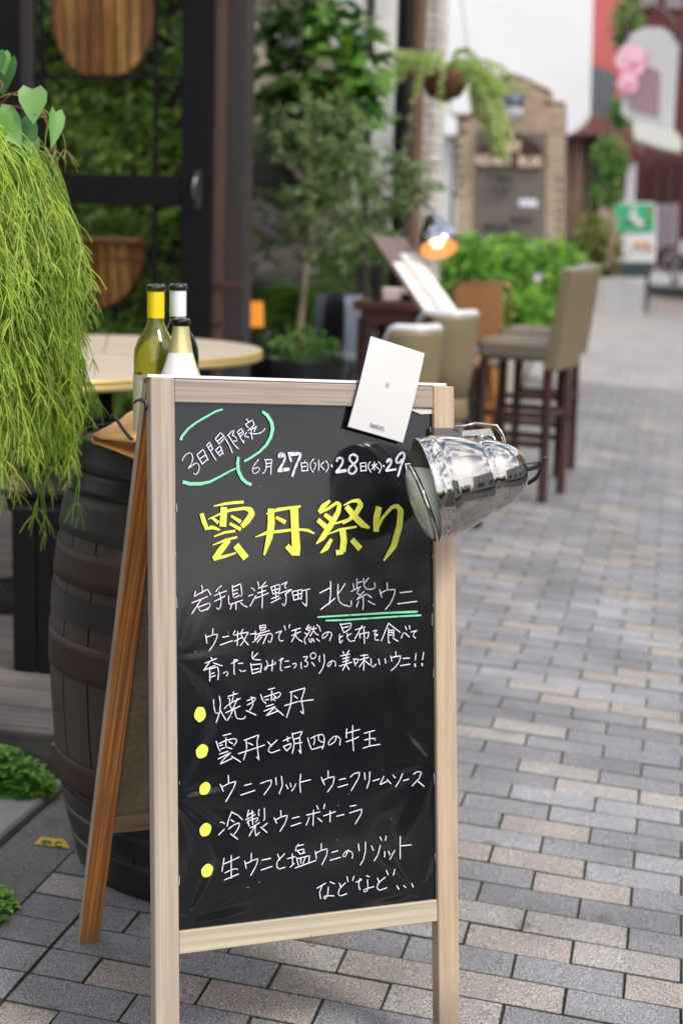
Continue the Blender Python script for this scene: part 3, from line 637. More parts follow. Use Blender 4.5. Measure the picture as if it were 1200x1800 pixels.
# ------------------------------------------------------------------ card tucked over the frame
card = thing('card', 'white card with a tiny emblem stuck over the top right of the board frame', 'card', BP(.38, .04, .004))
CC = [onboard(*p, .004) for p in [(651, 590.5), (746, 621), (707.5, 778), (611, 749.5)]]
mb = MB(); vs = []
for j in range(9):
    for i in range(7):
        a = CC[0].lerp(CC[1], i / 6); b_ = CC[3].lerp(CC[2], i / 6); vs.append(a.lerp(b_, j / 8) + N * (.0006 + .0030 * math.sin(math.pi * j / 8) + .0012 * math.sin(math.pi * i / 6)))
vs += [v_ + N * -.0004 for v_ in vs]
mb.add(vs, [(k0 + j * 7 + i, k0 + j * 7 + i + 1, k0 + j * 7 + i + 8, k0 + j * 7 + i + 7) for k0 in (0, 63) for j in range(8) for i in range(6)], 0, True); mb.build('card_sheet', mat('card_white', (.56, .56, .557), .5), card)
mb = MB(); mb.prism([onboard(*p, .0032) for p in [(650, 591), (747, 622), (708.5, 779.5), (609.5, 751)]], N * .0006); mb.build('card_backing', mat('purple_backing', (.05, .03, .12), .5), card)
mb = MB(); 
ex, ey = 681, 676.5
for i in range(8):
    a = i * math.pi / 4 + .2
    for r0, r1 in ((1.2, 3.0), (3.8, 5.6)): 
        p = [onboard(ex + math.cos(a) * r * .8, ey + math.sin(a) * r * 1.0, .0098) for r in (r0, r1)]; mb.bar(p[0], p[1], .0006, .0002, up=N)
inkd = mat('grey_print', (.16, .15, .22), .6); mb.build('emblem', inkd, card)
mb = MB()
LT = {'O': [[(0, 0), (1, 0), (1, 1), (0, 1), (0, 0)]], 'W': [[(0, 0), (.25, 1), (.5, .3), (.75, 1), (1, 0)]], 'N': [[(0, 1), (0, 0), (1, 1), (1, 0)]], 'E': [[(1, 0), (0, 0), (0, 1), (1, 1)], [(0, .5), (.8, .5)]], 'R': [[(0, 1), (0, 0), (1, 0), (1, .5), (0, .5), (1, 1)]], 'S': [[(1, 0), (0, 0), (0, .5), (1, .5), (1, 1), (0, 1)]],
      'M': [[(0, 1), (0, 0), (.5, .6), (1, 0), (1, 1)]], 'A': [[(0, 1), (.5, 0), (1, 1)], [(.25, .6), (.75, .6)]], 'Y': [[(0, 0), (.5, .5), (1, 0)], [(.5, .5), (.5, 1)]], 'I': [[(.5, 0), (.5, 1)]], 'B': [[(0, 0), (.8, .1), (.8, .4), (0, .5), (1, .6), (1, .95), (0, 1), (0, 0)]], 'L': [[(0, 0), (0, 1), (1, 1)]], 'D': [[(0, 0), (.8, .15), (1, .5), (.8, .85), (0, 1), (0, 0)]], 'G': [[(1, .1), (.2, 0), (0, .5), (.2, 1), (1, .9), (1, .55), (.6, .55)]], 'K': [[(0, 0), (0, 1)], [(1, 0), (.1, .5), (1, 1)]], 'T': [[(0, 0), (1, 0)], [(.5, 0), (.5, 1)]], 'U': [[(0, 0), (0, .9), (.5, 1), (1, .9), (1, 0)]], '.': [[(.4, .9), (.6, 1)]], ' ': [], 'P': [[(0, 1), (0, 0), (1, 0), (1, .5), (0, .5)]], 'C': [[(1, .05), (.2, 0), (0, .5), (.2, 1), (1, .95)]], 'F': [[(1, 0), (0, 0), (0, 1)], [(0, .5), (.8, .5)]], 'H': [[(0, 0), (0, 1)], [(1, 0), (1, 1)], [(0, .5), (1, .5)]]}
for i, ch in enumerate('OWNERS'):
    bx_, by_ = 652 + i * 4.2, 743.5 + i * 1.35
    for s in LT[ch]:
        P = [onboard(bx_ + x * 2.6 - y * 1.2, by_ + y * 6 + x * .9, .0082) for x, y in s]
        for a, b_ in zip(P, P[1:]): mb.bar(a, b_, .0008, .0002, up=N)
mb.build('lettering', inkd, card)

# ------------------------------------------------------------------ clip lamp
lamp = thing('clip_lamp', 'shiny chrome clip lamp clamped to the right post of the board', 'lamp', at(840, 850, 2.33))
Lc = at(748, 861, 2.30); ax_cam = Vector((.965, .215, -.125)).normalized(); AX = CAMROT @ ax_cam
s_ = 2.30 / FPX / .985
prof = [(91, 0), (92, 2), (90.5, 5), (89.5, 22), (91.5, 25), (91.5, 28), (89, 31), (86, 45), (82, 60), (77, 75), (71, 90), (65.5, 101), (62.8, 105), (63.5, 110), (62.5, 118), (57.5, 135), (50, 150), (41, 162), (31, 170), (20, 174), (12, 175)]
mb = MB(); mb.lathe([(r * s_, h * s_ * 1.03) for r, h in prof], 64, Lc, AX); 
mb.lathe([(r * s_, h * s_ * 1.03) for r, h in [(91, 0), (88.5, 1), (86, 40), (70, 85), (55, 110), (10, 118)]], 64, Lc, AX, mi=1)
mb.build('shade', [M['chrome'], mat('lamp_inside', (.18, .18, .18), .4, .6)], lamp)
# reflector bulb whose pale glass face bulges out of the opening
Bx = (CAMROT @ Vector((.94, .34, -.05))).normalized(); Bc = Lc + CAMROT @ Vector((-.010, -.022, .004))
mb = MB(); mb.lathe([(r * s_, h * s_) for r, h in [(0.01, -13), (20, -12), (40, -9), (55, -5), (64, 0), (67, 4), (66.5, 8), (60, 25), (40, 60), (22, 90)]], 48, Bc, Bx)
mb.build('bulb', mat('bulb_glass', (.62, .64, .58), .12, 0, spec=.8, noise=(20, (.35, .38, .33), .5, (1, 1, 1))), lamp)
mb = MB(); mb.lathe([(r * s_, h * s_) for r, h in [(67, 2), (70, 4), (70, 9), (66, 11)]], 48, Bc, Bx); mb.build('bulb_ring', M['chrome'], lamp)
tail = Lc + AX * (175 * 1.03 * s_)
mb = MB(); mb.tube([tail - AX * .004, tail + AX * .003, tail + AX * .024], [.0085, .0068, .0062], 14); mb.build('neck', M['black_rubber'], lamp)
mb = MB()
P = [tail + AX * .022, tail + AX * .033 + Vector((0, 0, .006)), at(957, 806, 2.31), at(957, 812, 2.33), at(948, 832, 2.37), at(938, 843, 2.39), at(922, 850, 2.41), at(880, 850, 2.42)]
sm_ = []
for i in range(len(P) - 1):
    for k in range(4):
        t_ = k / 4; p0, p1, p2, p3 = P[max(i - 1, 0)], P[i], P[i + 1], P[min(i + 2, len(P) - 1)]
        sm_.append(.5 * ((2 * p1) + (p2 - p0) * t_ + (2 * p0 - 5 * p1 + 4 * p2 - p3) * t_ ** 2 + (3 * p1 - p0 - 3 * p2 + p3) * t_ ** 3))
mb.tube(sm_, .0034, 10); mb.build('cord', M['black_rubber'], lamp)
# clamp jaws around the post
cj = onboard(782, 763, .004)
boardbar('clamp_jaw', WB - PW - .004, WB + .006, .0735 - .008, .0735 + .012, .0015, .006, mat('clamp_pad', (.09, .09, .10), .5), .001, parent=lamp)
mb = MB()
q = [at(x, y, 2.44) for x, y in [(801, 749), (842, 744), (873, 748), (884, 764), (889, 784), (870, 792), (801, 790)]]
n3 = (CAMROT @ Vector((0, 0, 1)))
# an open pressed-steel clip: rim, inner plate and spring
mb.tube(q, .0019, 8, closed=True)
back = [p - n3 * .03 for p in q]; mb.tube(back, .0016, 8, closed=True)
for a, b_ in zip(q, back): mb.tube([a, b_], .0014, 6)
mb.add(q + back, [(i, (i + 1) % 7, 7 + (i + 1) % 7, 7 + i) for i in range(3)])
qq = [at(x, y, 2.445) for x, y in [(812, 757), (862, 753), (868, 765), (866, 786), (812, 786)]]; mb.prism(qq, -n3 * .0016)
mb.build('clamp', mat('clamp_steel', (.38, .36, .30), .2, 1.0, bump=(60, .3, .002)), lamp)
mb = MB(); sc_ = at(857, 778, 2.425)
mb.tube([sc_ + CAMROT @ Vector((math.cos(a) * .0125, math.sin(a) * .0125, -k * .0007)) for k, a in enumerate([i * math.pi / 8 for i in range(48)])], .0016, 6)
mb.build('spring', M['steel'], lamp)
mb = MB(); mb.tube([at(800, 752, 2.43), at(818, 748, 2.43), at(838, 743, 2.43)], .0016, 8); mb.tube([at(812, 770, 2.43), at(838, 764, 2.43), at(860, 770, 2.43)], .0022, 8); mb.build('lever', M['steel'], lamp)
mb = MB(); mb.tube([at(842, 770, 2.43), at(848, 785, 2.37), at(848, 800, 2.34)], .006, 10); mb.build('swivel', M['steel'], lamp)

# ------------------------------------------------------------------ barrel
BX, BY, BZ = -.851, 2.866, .046; BH = .858
barrel = thing('barrel', 'old black and brown wooden barrel used as a table behind the board', 'barrel', (BX, BY, BZ))
def brad(t): return .278 + .060 * (1 - (2 * t - 1) ** 2)          # t 0..1 up the height
stw = []
for k_, cols in enumerate([((.046, .028, .019), (.022, .014, .010)), ((.052, .030, .020), (.026, .015, .011)), ((.040, .025, .018), (.020, .013, .010))]):
    stw.append(woodmat('stave_wood_%d' % k_, cols[0], cols[1], axis=2, rings=24, rough=.6, spots=(.045, .036, .030), contrast=.7))
NS = 24
for i in range(NS):
    a0, a1 = 2 * math.pi * i / NS + .006, 2 * math.pi * (i + 1) / NS - .006
    mb = MB(); pr = [(brad(t_ / 12), t_ / 12 * BH) for t_ in range(13)]
    inner = [(r - .022, h) for r, h in pr[::-1]]
    mb.lathe(pr + inner + [pr[0]], 3, (BX, BY, BZ), a0=a0, a1=a1, smooth=False, xdir=(1, 0, 0))
    mb.build('stave', stw[i % 3 if i % 5 else 1], barrel)
hoop_red = mat('hoop_rust', (.040, .018, .013), .6, .0, spec=.3, noise=[(10, (.015, .010, .008), .8, (1, 1, .3)), (50, (.04, .024, .018), .3, (1, 1, 1))], bump=(80, .2, .001))
hoop_blk = mat('hoop_black', (.011, .011, .011), .42, .2, noise=(12, (.05, .05, .052), .5, (1, 1, .4)), bump=(60, .2, .001))
hoop_gry = mat('hoop_grey', (.019, .016, .015), .5, .0, spec=.4, noise=(14, (.04, .04, .045), .5, (1, 1, .4)))
def hoop(h0, h1, m, out=.0025):
    mb = MB(); pr = [(brad(h / BH) + out, h) for h in [h0 + (h1 - h0) * k / 4 for k in range(5)]]
    mb.lathe([(pr[0][0] - out, h0)] + pr + [(pr[-1][0] - out, h1)], 72, (BX, BY, BZ)); mb.build('hoop', m, barrel)
hoop(.815, .868, hoop_gry, .005); hoop(.772, .812, hoop_blk, .003); hoop(.695, .768, hoop_gry, .0045); hoop(.605, .670, hoop_red)
hoop(.43, .50, hoop_red); hoop(.195, .262, hoop_red); hoop(.10, .145, hoop_blk); hoop(.012, .085, hoop_blk)
bandm = mat('black_band', (.012, .012, .014), .45)
mb = MB()
for h0, h1, q in [(.535, .585, 0)]:
    pr = [(brad(h / BH) + .0018, h) for h in (h0, (h0 + h1) / 2, h1)]; mb.lathe(pr, 26, (BX, BY, BZ), a0=R_(205), a1=R_(290), xdir=(1, 0, 0))
mb.build('painted_band', bandm, barrel); mb = MB()
for h0, h1 in [(.15, .185)]:
    pr = [(brad(h / BH) + .0018, h) for h in (h0, (h0 + h1) / 2, h1)]; mb.lathe(pr, 26, (BX, BY, BZ), a0=R_(200), a1=R_(280), xdir=(1, 0, 0))
mb.build('painted_band', bandm, barrel)
hw = woodmat('barrel_head', (.045, .042, .045), (.025, .024, .026), axis=0, rings=20, rough=.42, spots=(.08, .075, .07))
nb = 7
for i in range(nb):
    y0 = -.258 + i * .516 / nb; y1 = y0 + .516 / nb - .002; poly = []
    R0 = .257
    xs = lambda y: math.sqrt(max(0, R0 ** 2 - y ** 2))
    ys = [y0 + (y1 - y0) * k / 5 for k in range(6)]
    poly = [(BX + xs(y), BY + y, BZ + BH - .028) for y in ys] + [(BX - xs(y), BY + y, BZ + BH - .028) for y in ys[::-1]]
    mb = MB(); mb.prism(poly, Vector((0, 0, .016))); mb.build('head_board', hw, barrel)
ZH = BZ + BH - .011
# folded leathery napkin on the barrel
nap = thing('folded_mat', 'folded tan leather place mat on top of the barrel', 'place mat', (BX - .1, BY, ZH))
def nsurf(pts_rows, th=.0022):
    mb = MB(); n, m_ = len(pts_rows), len(pts_rows[0]); vs = [p for r in pts_rows for p in r]
    mb.add(vs, [(j * m_ + i, j * m_ + i + 1, (j + 1) * m_ + i + 1, (j + 1) * m_ + i) for j in range(n - 1) for i in range(m_ - 1)], 0, True); return mb
rows = []
c0 = at(250, 806, 2.72); c0.z = ZH + .012
leath = mat('tan_leather', (.78, .42, .15), .55, noise=(7, (.80, .48, .20), .6, (1, 1, 1)), bump=(300, .15, .0006))
def atz(px, py, z): r = ray(px, py); return EYE + r * ((z - EYE.z) / r.z)
FL = atz(166, 777, ZH + .024); FR = atz(262, 812, ZH + .024); FL.z = FR.z = ZH + .023
ex1 = (FR - FL); bl_ = atz(214, 750, ZH + .023); ey1 = Vector((bl_.x - FL.x, bl_.y - FL.y, 0))
for j in range(6):
    rows.append([FL + ex1 * (i / 6) * 1.15 + ey1 * (j / 5) + Vector((0, 0, .001 * math.sin(i + j))) for i in range(7)])
o_ = nsurf(rows).build('lower_flap', leath, nap); o_.modifiers.new('s', 'SOLIDIFY').thickness = .0025
rows = []
for j in range(9):
    t_ = j / 8
    row = []
    for i in range(9):
        a = math.pi * (i / 8)
        # a loop that rises to the right: the folded-over half
        base = FL + ex1 * (.0 + .95 * (i / 8)) + ey1 * (t_ * .95)
        lift = .010 + .022 * (i / 8) + .05 * t_ * (i / 8) ** .5
        row.append(base + Vector((0, 0, lift if i else .014)))
    rows.append(row)
o_ = nsurf(rows).build('upper_flap', leath, nap); o_.modifiers.new('s', 'SOLIDIFY').thickness = .0025
mb = MB(); 
fold = [FL + ey1 * (j / 5 * .95) for j in range(6)]
vs = []; fs = []
for p in fold:
    for k in range(7):
        a = math.pi / 2 + math.pi * k / 6; vs.append(p + ex1.normalized() * (math.cos(a) * .008) + Vector((0, 0, .006 + math.sin(a) * .0075)))
for j in range(5):
    for k in range(6): a = j * 7 + k; fs.append((a, a + 1, a + 8, a + 7))
mb.add(vs, fs, 0, True); o_ = mb.build('fold', leath, nap); o_.modifiers.new('s', 'SOLIDIFY').thickness = .0025
cordp = [at(x, y, d) for x, y, d in [(194, 732, 2.80), (200, 731, 2.78), (207, 740, 2.76), (214, 751, 2.73), (222, 762, 2.71), (230, 771, 2.69), (238, 777, 2.68), (246, 776, 2.67)]]
mb = MB(); mb.tube(cordp, .0032, 10); tag(mb.build('cord', M['black_rubber'], label=None), 'short black cord lying across the tan mat on the barrel', 'cord')

# ------------------------------------------------------------------ wine bottles
def gl(name, col, rough=.03):
    m = bpy.data.materials.new(name); m.use_nodes = True; b = m.node_tree.nodes['Principled BSDF']
    b.inputs['Base Color'].default_value = tuple(col) + (1,); b.inputs['Roughness'].default_value = rough; b.inputs['IOR'].default_value = 1.5
    b.inputs['Transmission Weight'].default_value = .92; return m
foil_k = mat('black_capsule', (.015, .015, .018), .25)
def bottle(px, ptop, D, label, glass, sleeve, slc, H=.30, R=.039, neck=.0142, white=None, group='empty wine bottles on the barrel'):
    p = at(px, ptop, D); zt = p.z; z0 = ZH; H = zt - z0
    b_ = thing('wine_bottle', label, 'bottle', (p.x, p.y, z0), group)
    k = H / .30
    prof = [(.001, .004), (R * .8, .002), (R, .008), (R, .175 * k), (R * .97, .190 * k), (R * .80, .207 * k), (R * .55, .222 * k), (neck * 1.12, .236 * k), (neck, .25 * k), (neck * .97, .29 * k), (neck * 1.12, .291 * k), (neck * 1.12, .297 * k), (neck * .9, .30 * k), (neck * .7, .299 * k)]
    if white == 'champ': prof = [(.001, .004), (R * .8, .002), (R, .008), (R, .15 * k), (R * .96, .172 * k), (R * .85, .19 * k), (R * .66, .212 * k), (R * .5, .235 * k), (neck * 1.15, .262 * k), (neck, .278 * k), (neck, .288 * k), (neck * 1.25, .289 * k), (neck * 1.25, .297 * k), (neck, .30 * k), (neck * .7, .299 * k)]
    inn = [(max(.0005, r - .0028), h + (.003 if h < .02 else 0)) for r, h in prof[::-1]]
    mb = MB(); mb.lathe(prof + inn[:-1], 40, (p.x, p.y, z0)); mb.build('glass', glass, b_)
    mb = MB(); r1 = neck * 1.1
    if white == 'champ':
        mb.lathe([(neck * 1.08, .285 * k), (neck * 1.1, .276 * k), (neck * 1.25, .262 * k), (R * .53, .235 * k), (R * .69, .212 * k), (R * .88, .189 * k), (R * .99, .17 * k)], 40, (p.x, p.y, z0))
        mb.build('gold_foil', sleeve, b_)
        mb = MB(); mb.lathe([(R * .56, .233 * k), (R * .705, .211 * k), (R * .895, .189 * k), (R * 1.01, .168 * k), (R * 1.02, .155 * k), (R * 1.02, .12 * k)], 30, (p.x, p.y, z0), a0=R_(215), a1=R_(350), xdir=(1, 0, 0)); mb.build('paper_label', M['white_paint'], b_)
    else:
        mb.lathe([(r1, .244 * k), (r1, .288 * k)], 32, (p.x, p.y, z0)); mb.build('neck_sleeve', sleeve, b_)
        mb = MB(); mb.lathe([(R * 1.01, .05 * k), (R * 1.01, .15 * k)], 24, (p.x, p.y, z0), a0=R_(150), a1=R_(255), xdir=(1, 0, 0)); mb.build('paper_label', mat('cream_label', (.68, .64, .50), .6), b_)
    mb = MB(); mb.lathe([(neck * 1.06, .288 * k), (neck * 1.24, .2895 * k), (neck * 1.24, .2965 * k), (neck * .98, .3003 * k), (neck * .8, .299 * k)], 32, (p.x, p.y, z0)); mb.build('mouth_ring', slc, b_)
    return b_
bottle(274, 499, 2.72, 'tall green wine bottle with a yellow neck sleeve', gl('olive_glass', (.66, .66, .16)), mat('yellow_sleeve', (.80, .58, .01), .4), gl('olive_ring', (.10, .11, .05)), neck=.0138)
bottle(313, 498, 2.80, 'dark wine bottle with a white neck sleeve', gl('dark_glass', (.035, .05, .05)), mat('white_sleeve', (.76, .78, .78), .45), foil_k, neck=.0138)
bottle(318, 559, 2.66, 'sparkling wine bottle with pale gold foil and black rim, in front of the other bottles', gl('dark_glass2', (.05, .07, .03)), mat('gold_foil', (.66, .58, .30), .33, .45, bump=(150, .3, .001)), foil_k, white='champ', neck=.0132)

# yellow floor sticker
st = thing('floor_sticker', 'yellow sticker with a green arrow on the paving beside the barrel', 'sticker', atg(88, 1481))
mb = MB(); P = [atg(x, y, .0035) for x, y in [(72, 1471), (112, 1476), (124, 1492), (60, 1484)]]; mb.add(P, [(0, 1, 2, 3)]); mb.build('sticker_sheet', mat('sticker_yellow', (.72, .42, .03), .5, noise=(90, (.5, .3, .05), .5, (1, 1, 1))), st)
mb = MB(); P = [atg(x, y, .0045) for x, y in [(70, 1480.5), (80, 1475), (80, 1477.5), (90, 1478.5), (90, 1484), (80, 1483), (80, 1486.5)]]; mb.add(P, [tuple(range(7))]); 
mb.tube([atg(104 + 7 * math.cos(a), 1485 + 4 * math.sin(a), .0045) for a in [R_(50) + k * R_(26) for k in range(11)]], .0016, 6); mb.build('arrow_print', mat('sticker_green', (.01, .13, .06), .5), st)

# ------------------------------------------------------------------ weeds
clover = [leafmat('clover_a', (.20, .44, .06), .5), leafmat('clover_b', (.32, .56, .10), .5), leafmat('clover_c', (.12, .30, .04), .45)]
def weeds(label, cx, cy, rx, ry, h, n, leafl=.013):
    mb = MB(); z0 = gz(cx, cy)
    for q in range(n):
        r = math.sqrt(random.random()); a = rnd(0, 6.283); x, y = cx + rx * r * math.cos(a), cy + ry * r * math.sin(a)
        z = z0 + h * (1 - r * r * .8) * rnd(.25, 1.0); 
        mb.tube([(x + rnd(-.01, .01), y + rnd(-.01, .01), z0), (x, y, z)], .0007, 3, 2, cap=False)
        b0 = rnd(0, 6.28)
        for k in range(3):
            d = Vector((math.cos(b0 + k * 2.09), math.sin(b0 + k * 2.09), rnd(-.2, .35))); mb.leaf((x, y, z), d, Vector((0, 0, 1)) + d * .2, leafl * rnd(.7, 1.3), leafl * rnd(.8, 1.1), random.choice([0, 0, 1, 2]), .15)
    o = mb.build('foliage', clover, None, world_coords=False); tag(o, label, 'weeds'); o.name = 'weed_clump'; return o
weeds('large clump of green clover growing against the timber deck', -1.39, 2.985, .13, .075, .10, 480, .017)
weeds('small clump of clover at the edge of the paving at the lower left', -1.185, 2.425, .07, .10, .05, 260, .013)

# ------------------------------------------------------------------ hanging cactus plant at the left
stem_m = [leafmat('rhipsalis_a', (.34, .50, .045), .42, .45), leafmat('rhipsalis_b', (.50, .66, .11), .42, .45), leafmat('rhipsalis_c', (.19, .34, .03), .3, .45), leafmat('rhipsalis_old', (.30, .26, .08), .2, .6)]
hc = at(-118, 318, 2.72)
rh = thing('trailing_plant', 'thick curtain of thin bright green trailing stems hanging at the left edge', 'hanging plant', (hc.x, hc.y, hc.z - .1))
mb = MB(); mb.lathe([(.02, -.16), (.10, -.15), (.135, 0), (.14, .02), (.125, .02), (.12, -.01), (.01, -.01)], 28, (hc.x, hc.y, hc.z - .03)); mb.build('pot', mat('pot_brown', (.07, .04, .03), .7), rh)
mb = MB()
def limit(z):                                                  # how far out the curtain reaches at a height
    py = CY + 0
    return 0
def strand(p, d, ln, r, depth, mi):
    pts = [p.copy()]; v = d.copy(); n = max(3, int(ln / .022)); step = ln / n
    kids = []
    for i in range(n):
        v += Vector((rnd(-.12, .12), rnd(-.12, .12), -.46)); v.normalize(); p = p + v * step; pts.append(p.copy())
        if depth < 2 and i > 0 and random.random() < (.34 if depth == 0 else .28):
            kids.append((p.copy(), v.copy(), min(ln * .6, rnd(.05, .16))))
    mb.tube(pts, [r] * (len(pts) - 1) + [r * .6], 4, mi, cap=False)
    # forked tips
    for s in range(random.choice([2, 3, 3, 4])):
        kids.append((pts[-1].copy(), v.copy(), rnd(.018, .05)))
    for kp, kv, kl in kids:
        a = rnd(0, 6.28); side = Vector((math.cos(a), math.sin(a), .1)); nd = (kv + side * rnd(.3, 1.0)).normalized()
        if depth < 2: strand(kp, nd, kl, r * .9, depth + 1 if kl > .045 else 2, mi)
        else:
            q = kp + nd * kl * .5; q2 = q + (nd + Vector((0, 0, -.5))).normalized() * kl * .5; mb.tube([kp, q, q2], [r * .9, r * .85, r * .6], 4, mi, cap=False)
for i in range(430):
    a = rnd(-2.3, 1.0); a = rnd(-math.pi * .85, math.pi * .35)
    rr = .115 * math.sqrt(rnd(.1, 1.0)); d = Vector((math.cos(a), math.sin(a), 0)); st_ = hc + Vector((d.x * rr, d.y * rr, rnd(-.01, .03)))
    out = rnd(.05, .75) * (.5 if d.x > .3 else 1)
    if i % 3 == 0: out = rnd(.8, 1.7)
    ln = rnd(.10, .24) if i % 3 == 0 else rnd(.26, .57) if random.random() < .72 else rnd(.12, .3)
    if d.x > .65: ln *= .86
    strand(st_, (d * out + Vector((0, 0, rnd(.35, .9)))).normalized(), ln + .05, rnd(.0011, .0017), 0, random.choice([0, 0, 0, 1, 1, 1, 2, 2, 3]) if i % 2 else random.choice([0, 1, 2]))
mb.build('stems', stem_m, rh, kind='stuff')
# sweet potato vine growing out of the same pot
vine = thing('leafy_vine', 'vine with big heart shaped green leaves above the trailing stems', 'plant', (hc.x + .05, hc.y, hc.z))
vl = [leafmat('vine_leaf', (.17, .36, .09), .35, .4), leafmat('vine_leaf_dark', (.06, .17, .05), .3, .4)]
mb = MB(); vst = mat('vine_stem', (.20, .06, .07), .5)
mb.tube([at(-30, 215, 2.7), at(0, 184, 2.68), at(30, 187, 2.67), at(60, 200, 2.66), at(88, 210, 2.66)], [.0022, .002, .0018, .0015, .001], 8)
mb.tube([at(0, 183, 2.68), at(20, 165, 2.67), at(38, 158, 2.66)], [.0016, .0014, .001], 8); mb.tube([at(-10, 180, 2.68), at(5, 150, 2.68), at(0, 140, 2.68)], .0013, 8); mb.tube([at(88, 210, 2.66), at(97, 207, 2.66)], .001, 8)
mb.build('stem', vst, vine)
camz = (CAMROT @ Vector((0, 0, 1)))
def vleaf(p0, p1, D, w, mi, tilt=(0, 0, 0), fold=.2):
    a = at(*p0, D); b_ = at(*p1, D - .01); mb = MB(); nrm = (camz + Vector(tilt)).normalized()
    mb.leaf(a, b_ - a, nrm, (b_ - a).length, w, 0, fold, 1); mb.build('leaf', vl[mi], vine)
vleaf((57, 156), (59, 214), 2.66, .050, 0, (.2, 0, .3)); vleaf((98, 196), (95, 258), 2.66, .030, 0, (.9, 0, .1), .5)
vleaf((12, 104), (0, 165), 2.74, .052, 1, (-.3, 0, .3)); vleaf((-6, 198), (38, 252), 2.67, .060, 0, (0, 0, .5)); vleaf((30, 216), (56, 268), 2.70, .062, 1, (.1, 0, .5)); vleaf((8, 200), (-18, 262), 2.66, .05, 0, (-.2, 0, .5)); vleaf((-10, 90), (-25, 150), 2.7, .05, 1)
vleaf((52, 246), (66, 272), 2.7, .03, 0, (.3, 0, .2)); vleaf((4, 92), (6, 128), 2.72, .03, 0, (0, 0, .5))

# black box stand under the plant
stand = thing('black_stand', 'black painted wooden stand under the trailing plant at the left edge', 'stand', (-1.95, 3.5, .2))
mb = MB(); blk = mat('matt_black', (.008, .008, .009), .6, spec=.2)
a = at(-60, 1148, 3.42); 
zb = .20
xr = at(60, 1150, 3.42).x
for i, (xx, w_) in enumerate([(xr - .028, .05), (xr - .085, .055), (xr - .147, .055), (xr - .21, .06)]):
    mb = MB(); mb.box((xx, 3.52, zb + .20), (w_, .03, .42), bev=.003); mb.build('board', blk, stand)
mb = MB(); mb.box((xr - .12, 3.55, zb + .41), (.30, .03, .03), bev=.003); mb.box((xr - .12, 3.70, zb + .44), (.32, .34, .02), bev=.003); mb.build('top_board', blk, stand)
for sx in (-1, 1):
    mb = MB(); mb.box((xr - .12 + sx * .12, 3.84, zb + .2), (.03, .03, .44), bev=.003); mb.build('leg', blk, stand)
mb = MB(); mb.box((xr - .005, 3.515, zb + .015), (.012, .036, .03)); mb.box((xr - .045, 3.515, zb + .012), (.010, .036, .022)); mb.build('worn_corner', mat('bare_wood', (.35, .23, .13), .7), stand)

# ------------------------------------------------------------------ round tables
ttop = mat('pale_stone_top', (.60, .52, .40), .28, noise=[(5, (.48, .40, .30), .7, (1, 2, 1)), (2.5, (.58, .54, .48), .5, (2, 1, 1))])
brass = mat('brass_rim', (.55, .42, .16), .35, .5)
def rtable(px, py, D, r, label):
    c = at(px, py, D); zt = c.z; zf = .185
    t_ = thing('round_table', label, 'table', (c.x, c.y, zf), 'round tables on the deck')
    # four wedges of stone with fine seams, in a brass rim
    for q in range(4):
        a0 = R_(20 + 90 * q) + .004; a1 = R_(20 + 90 * (q + 1)) - .004
        n = 16; poly = [(c.x + math.cos(a0) * .004, c.y + math.sin(a0) * .004, zt - .018)] + [(c.x + math.cos(a0 + (a1 - a0) * k / n) * (r - .006), c.y + math.sin(a0 + (a1 - a0) * k / n) * (r - .006), zt - .018) for k in range(n + 1)]
        mb = MB(); mb.prism(poly, (0, 0, .018)); mb.build('top_slab', ttop, t_)
    mb = MB(); mb.lathe([(r - .006, .001), (r, .001), (r + .002, -.006), (r + .002, -.013), (r - .001, -.016), (r + .002, -.019), (r + .002, -.030), (r - .004, -.034), (r - .02, -.034)], 72, (c.x, c.y, zt)); mb.build('rim', brass, t_)
    mb = MB(); mb.tube([(c.x, c.y, zt - .03), (c.x, c.y, zf + .03)], .028, 16); mb.lathe([(.03, .05), (.08, .03), (.22, .012), (.225, 0)], 32, (c.x, c.y, zf)); mb.build('pedestal', M['black_paint'], t_)
    mb = MB(); mb.box((c.x, c.y, zt - .04), (.5, .04, .02)); mb.box((c.x, c.y, zt - .0395), (.04, .5, .02)); mb.build('underframe', M['black_paint'], t_)
rtable(185, 608, 5.30, .54, 'round pale stone table with a brass edge, farther from the board')
rtable(40, 640, 4.55, .50, 'round pale stone table with a brass edge, half behind the hanging plant')

# ------------------------------------------------------------------ glazed door wall (faces the lens) and green wall behind it
YD = 6.55; FX = -1.93                                           # door plane, street facade line
def xat(px, y): return aty(px, 400, y).x
def zat(py, y, px=300): return aty(px, py, y).z
door = thing('glass_door', 'tall black framed glass door with a lever handle in front of the green wall', 'door', (xat(200, YD), YD, .2))
dl, dr = xat(52, YD), xat(350, YD)
def vbar(name, parent, px0, px1, y, d, m, z0=.19, z1=3.6):
    x0, x1 = xat(px0, y), xat(px1, y); mb = MB(); mb.box(((x0 + x1) / 2, y, (z0 + z1) / 2), (x1 - x0, d, z1 - z0), bev=.004); return mb.build(name, m, parent)
vbar('stile', door, 321, 377, YD, .07, M['black_paint']); vbar('stile', door, 40, 63, YD, .07, M['grey_frame'])
x0, x1 = xat(63.3, YD), xat(320.5, YD)
mb = MB(); mb.box(((x0 + x1) / 2, YD, (zat(308, YD) + zat(362, YD)) / 2), (x1 - x0, .06, zat(308, YD) - zat(362, YD)), bev=.004); mb.build('middle_rail', M['black_paint'], door)
mb = MB(); mb.box(((x0 + x1) / 2, YD, .32), (x1 - x0, .06, .24), bev=.004); mb.build('bottom_rail', M['black_paint'], door)
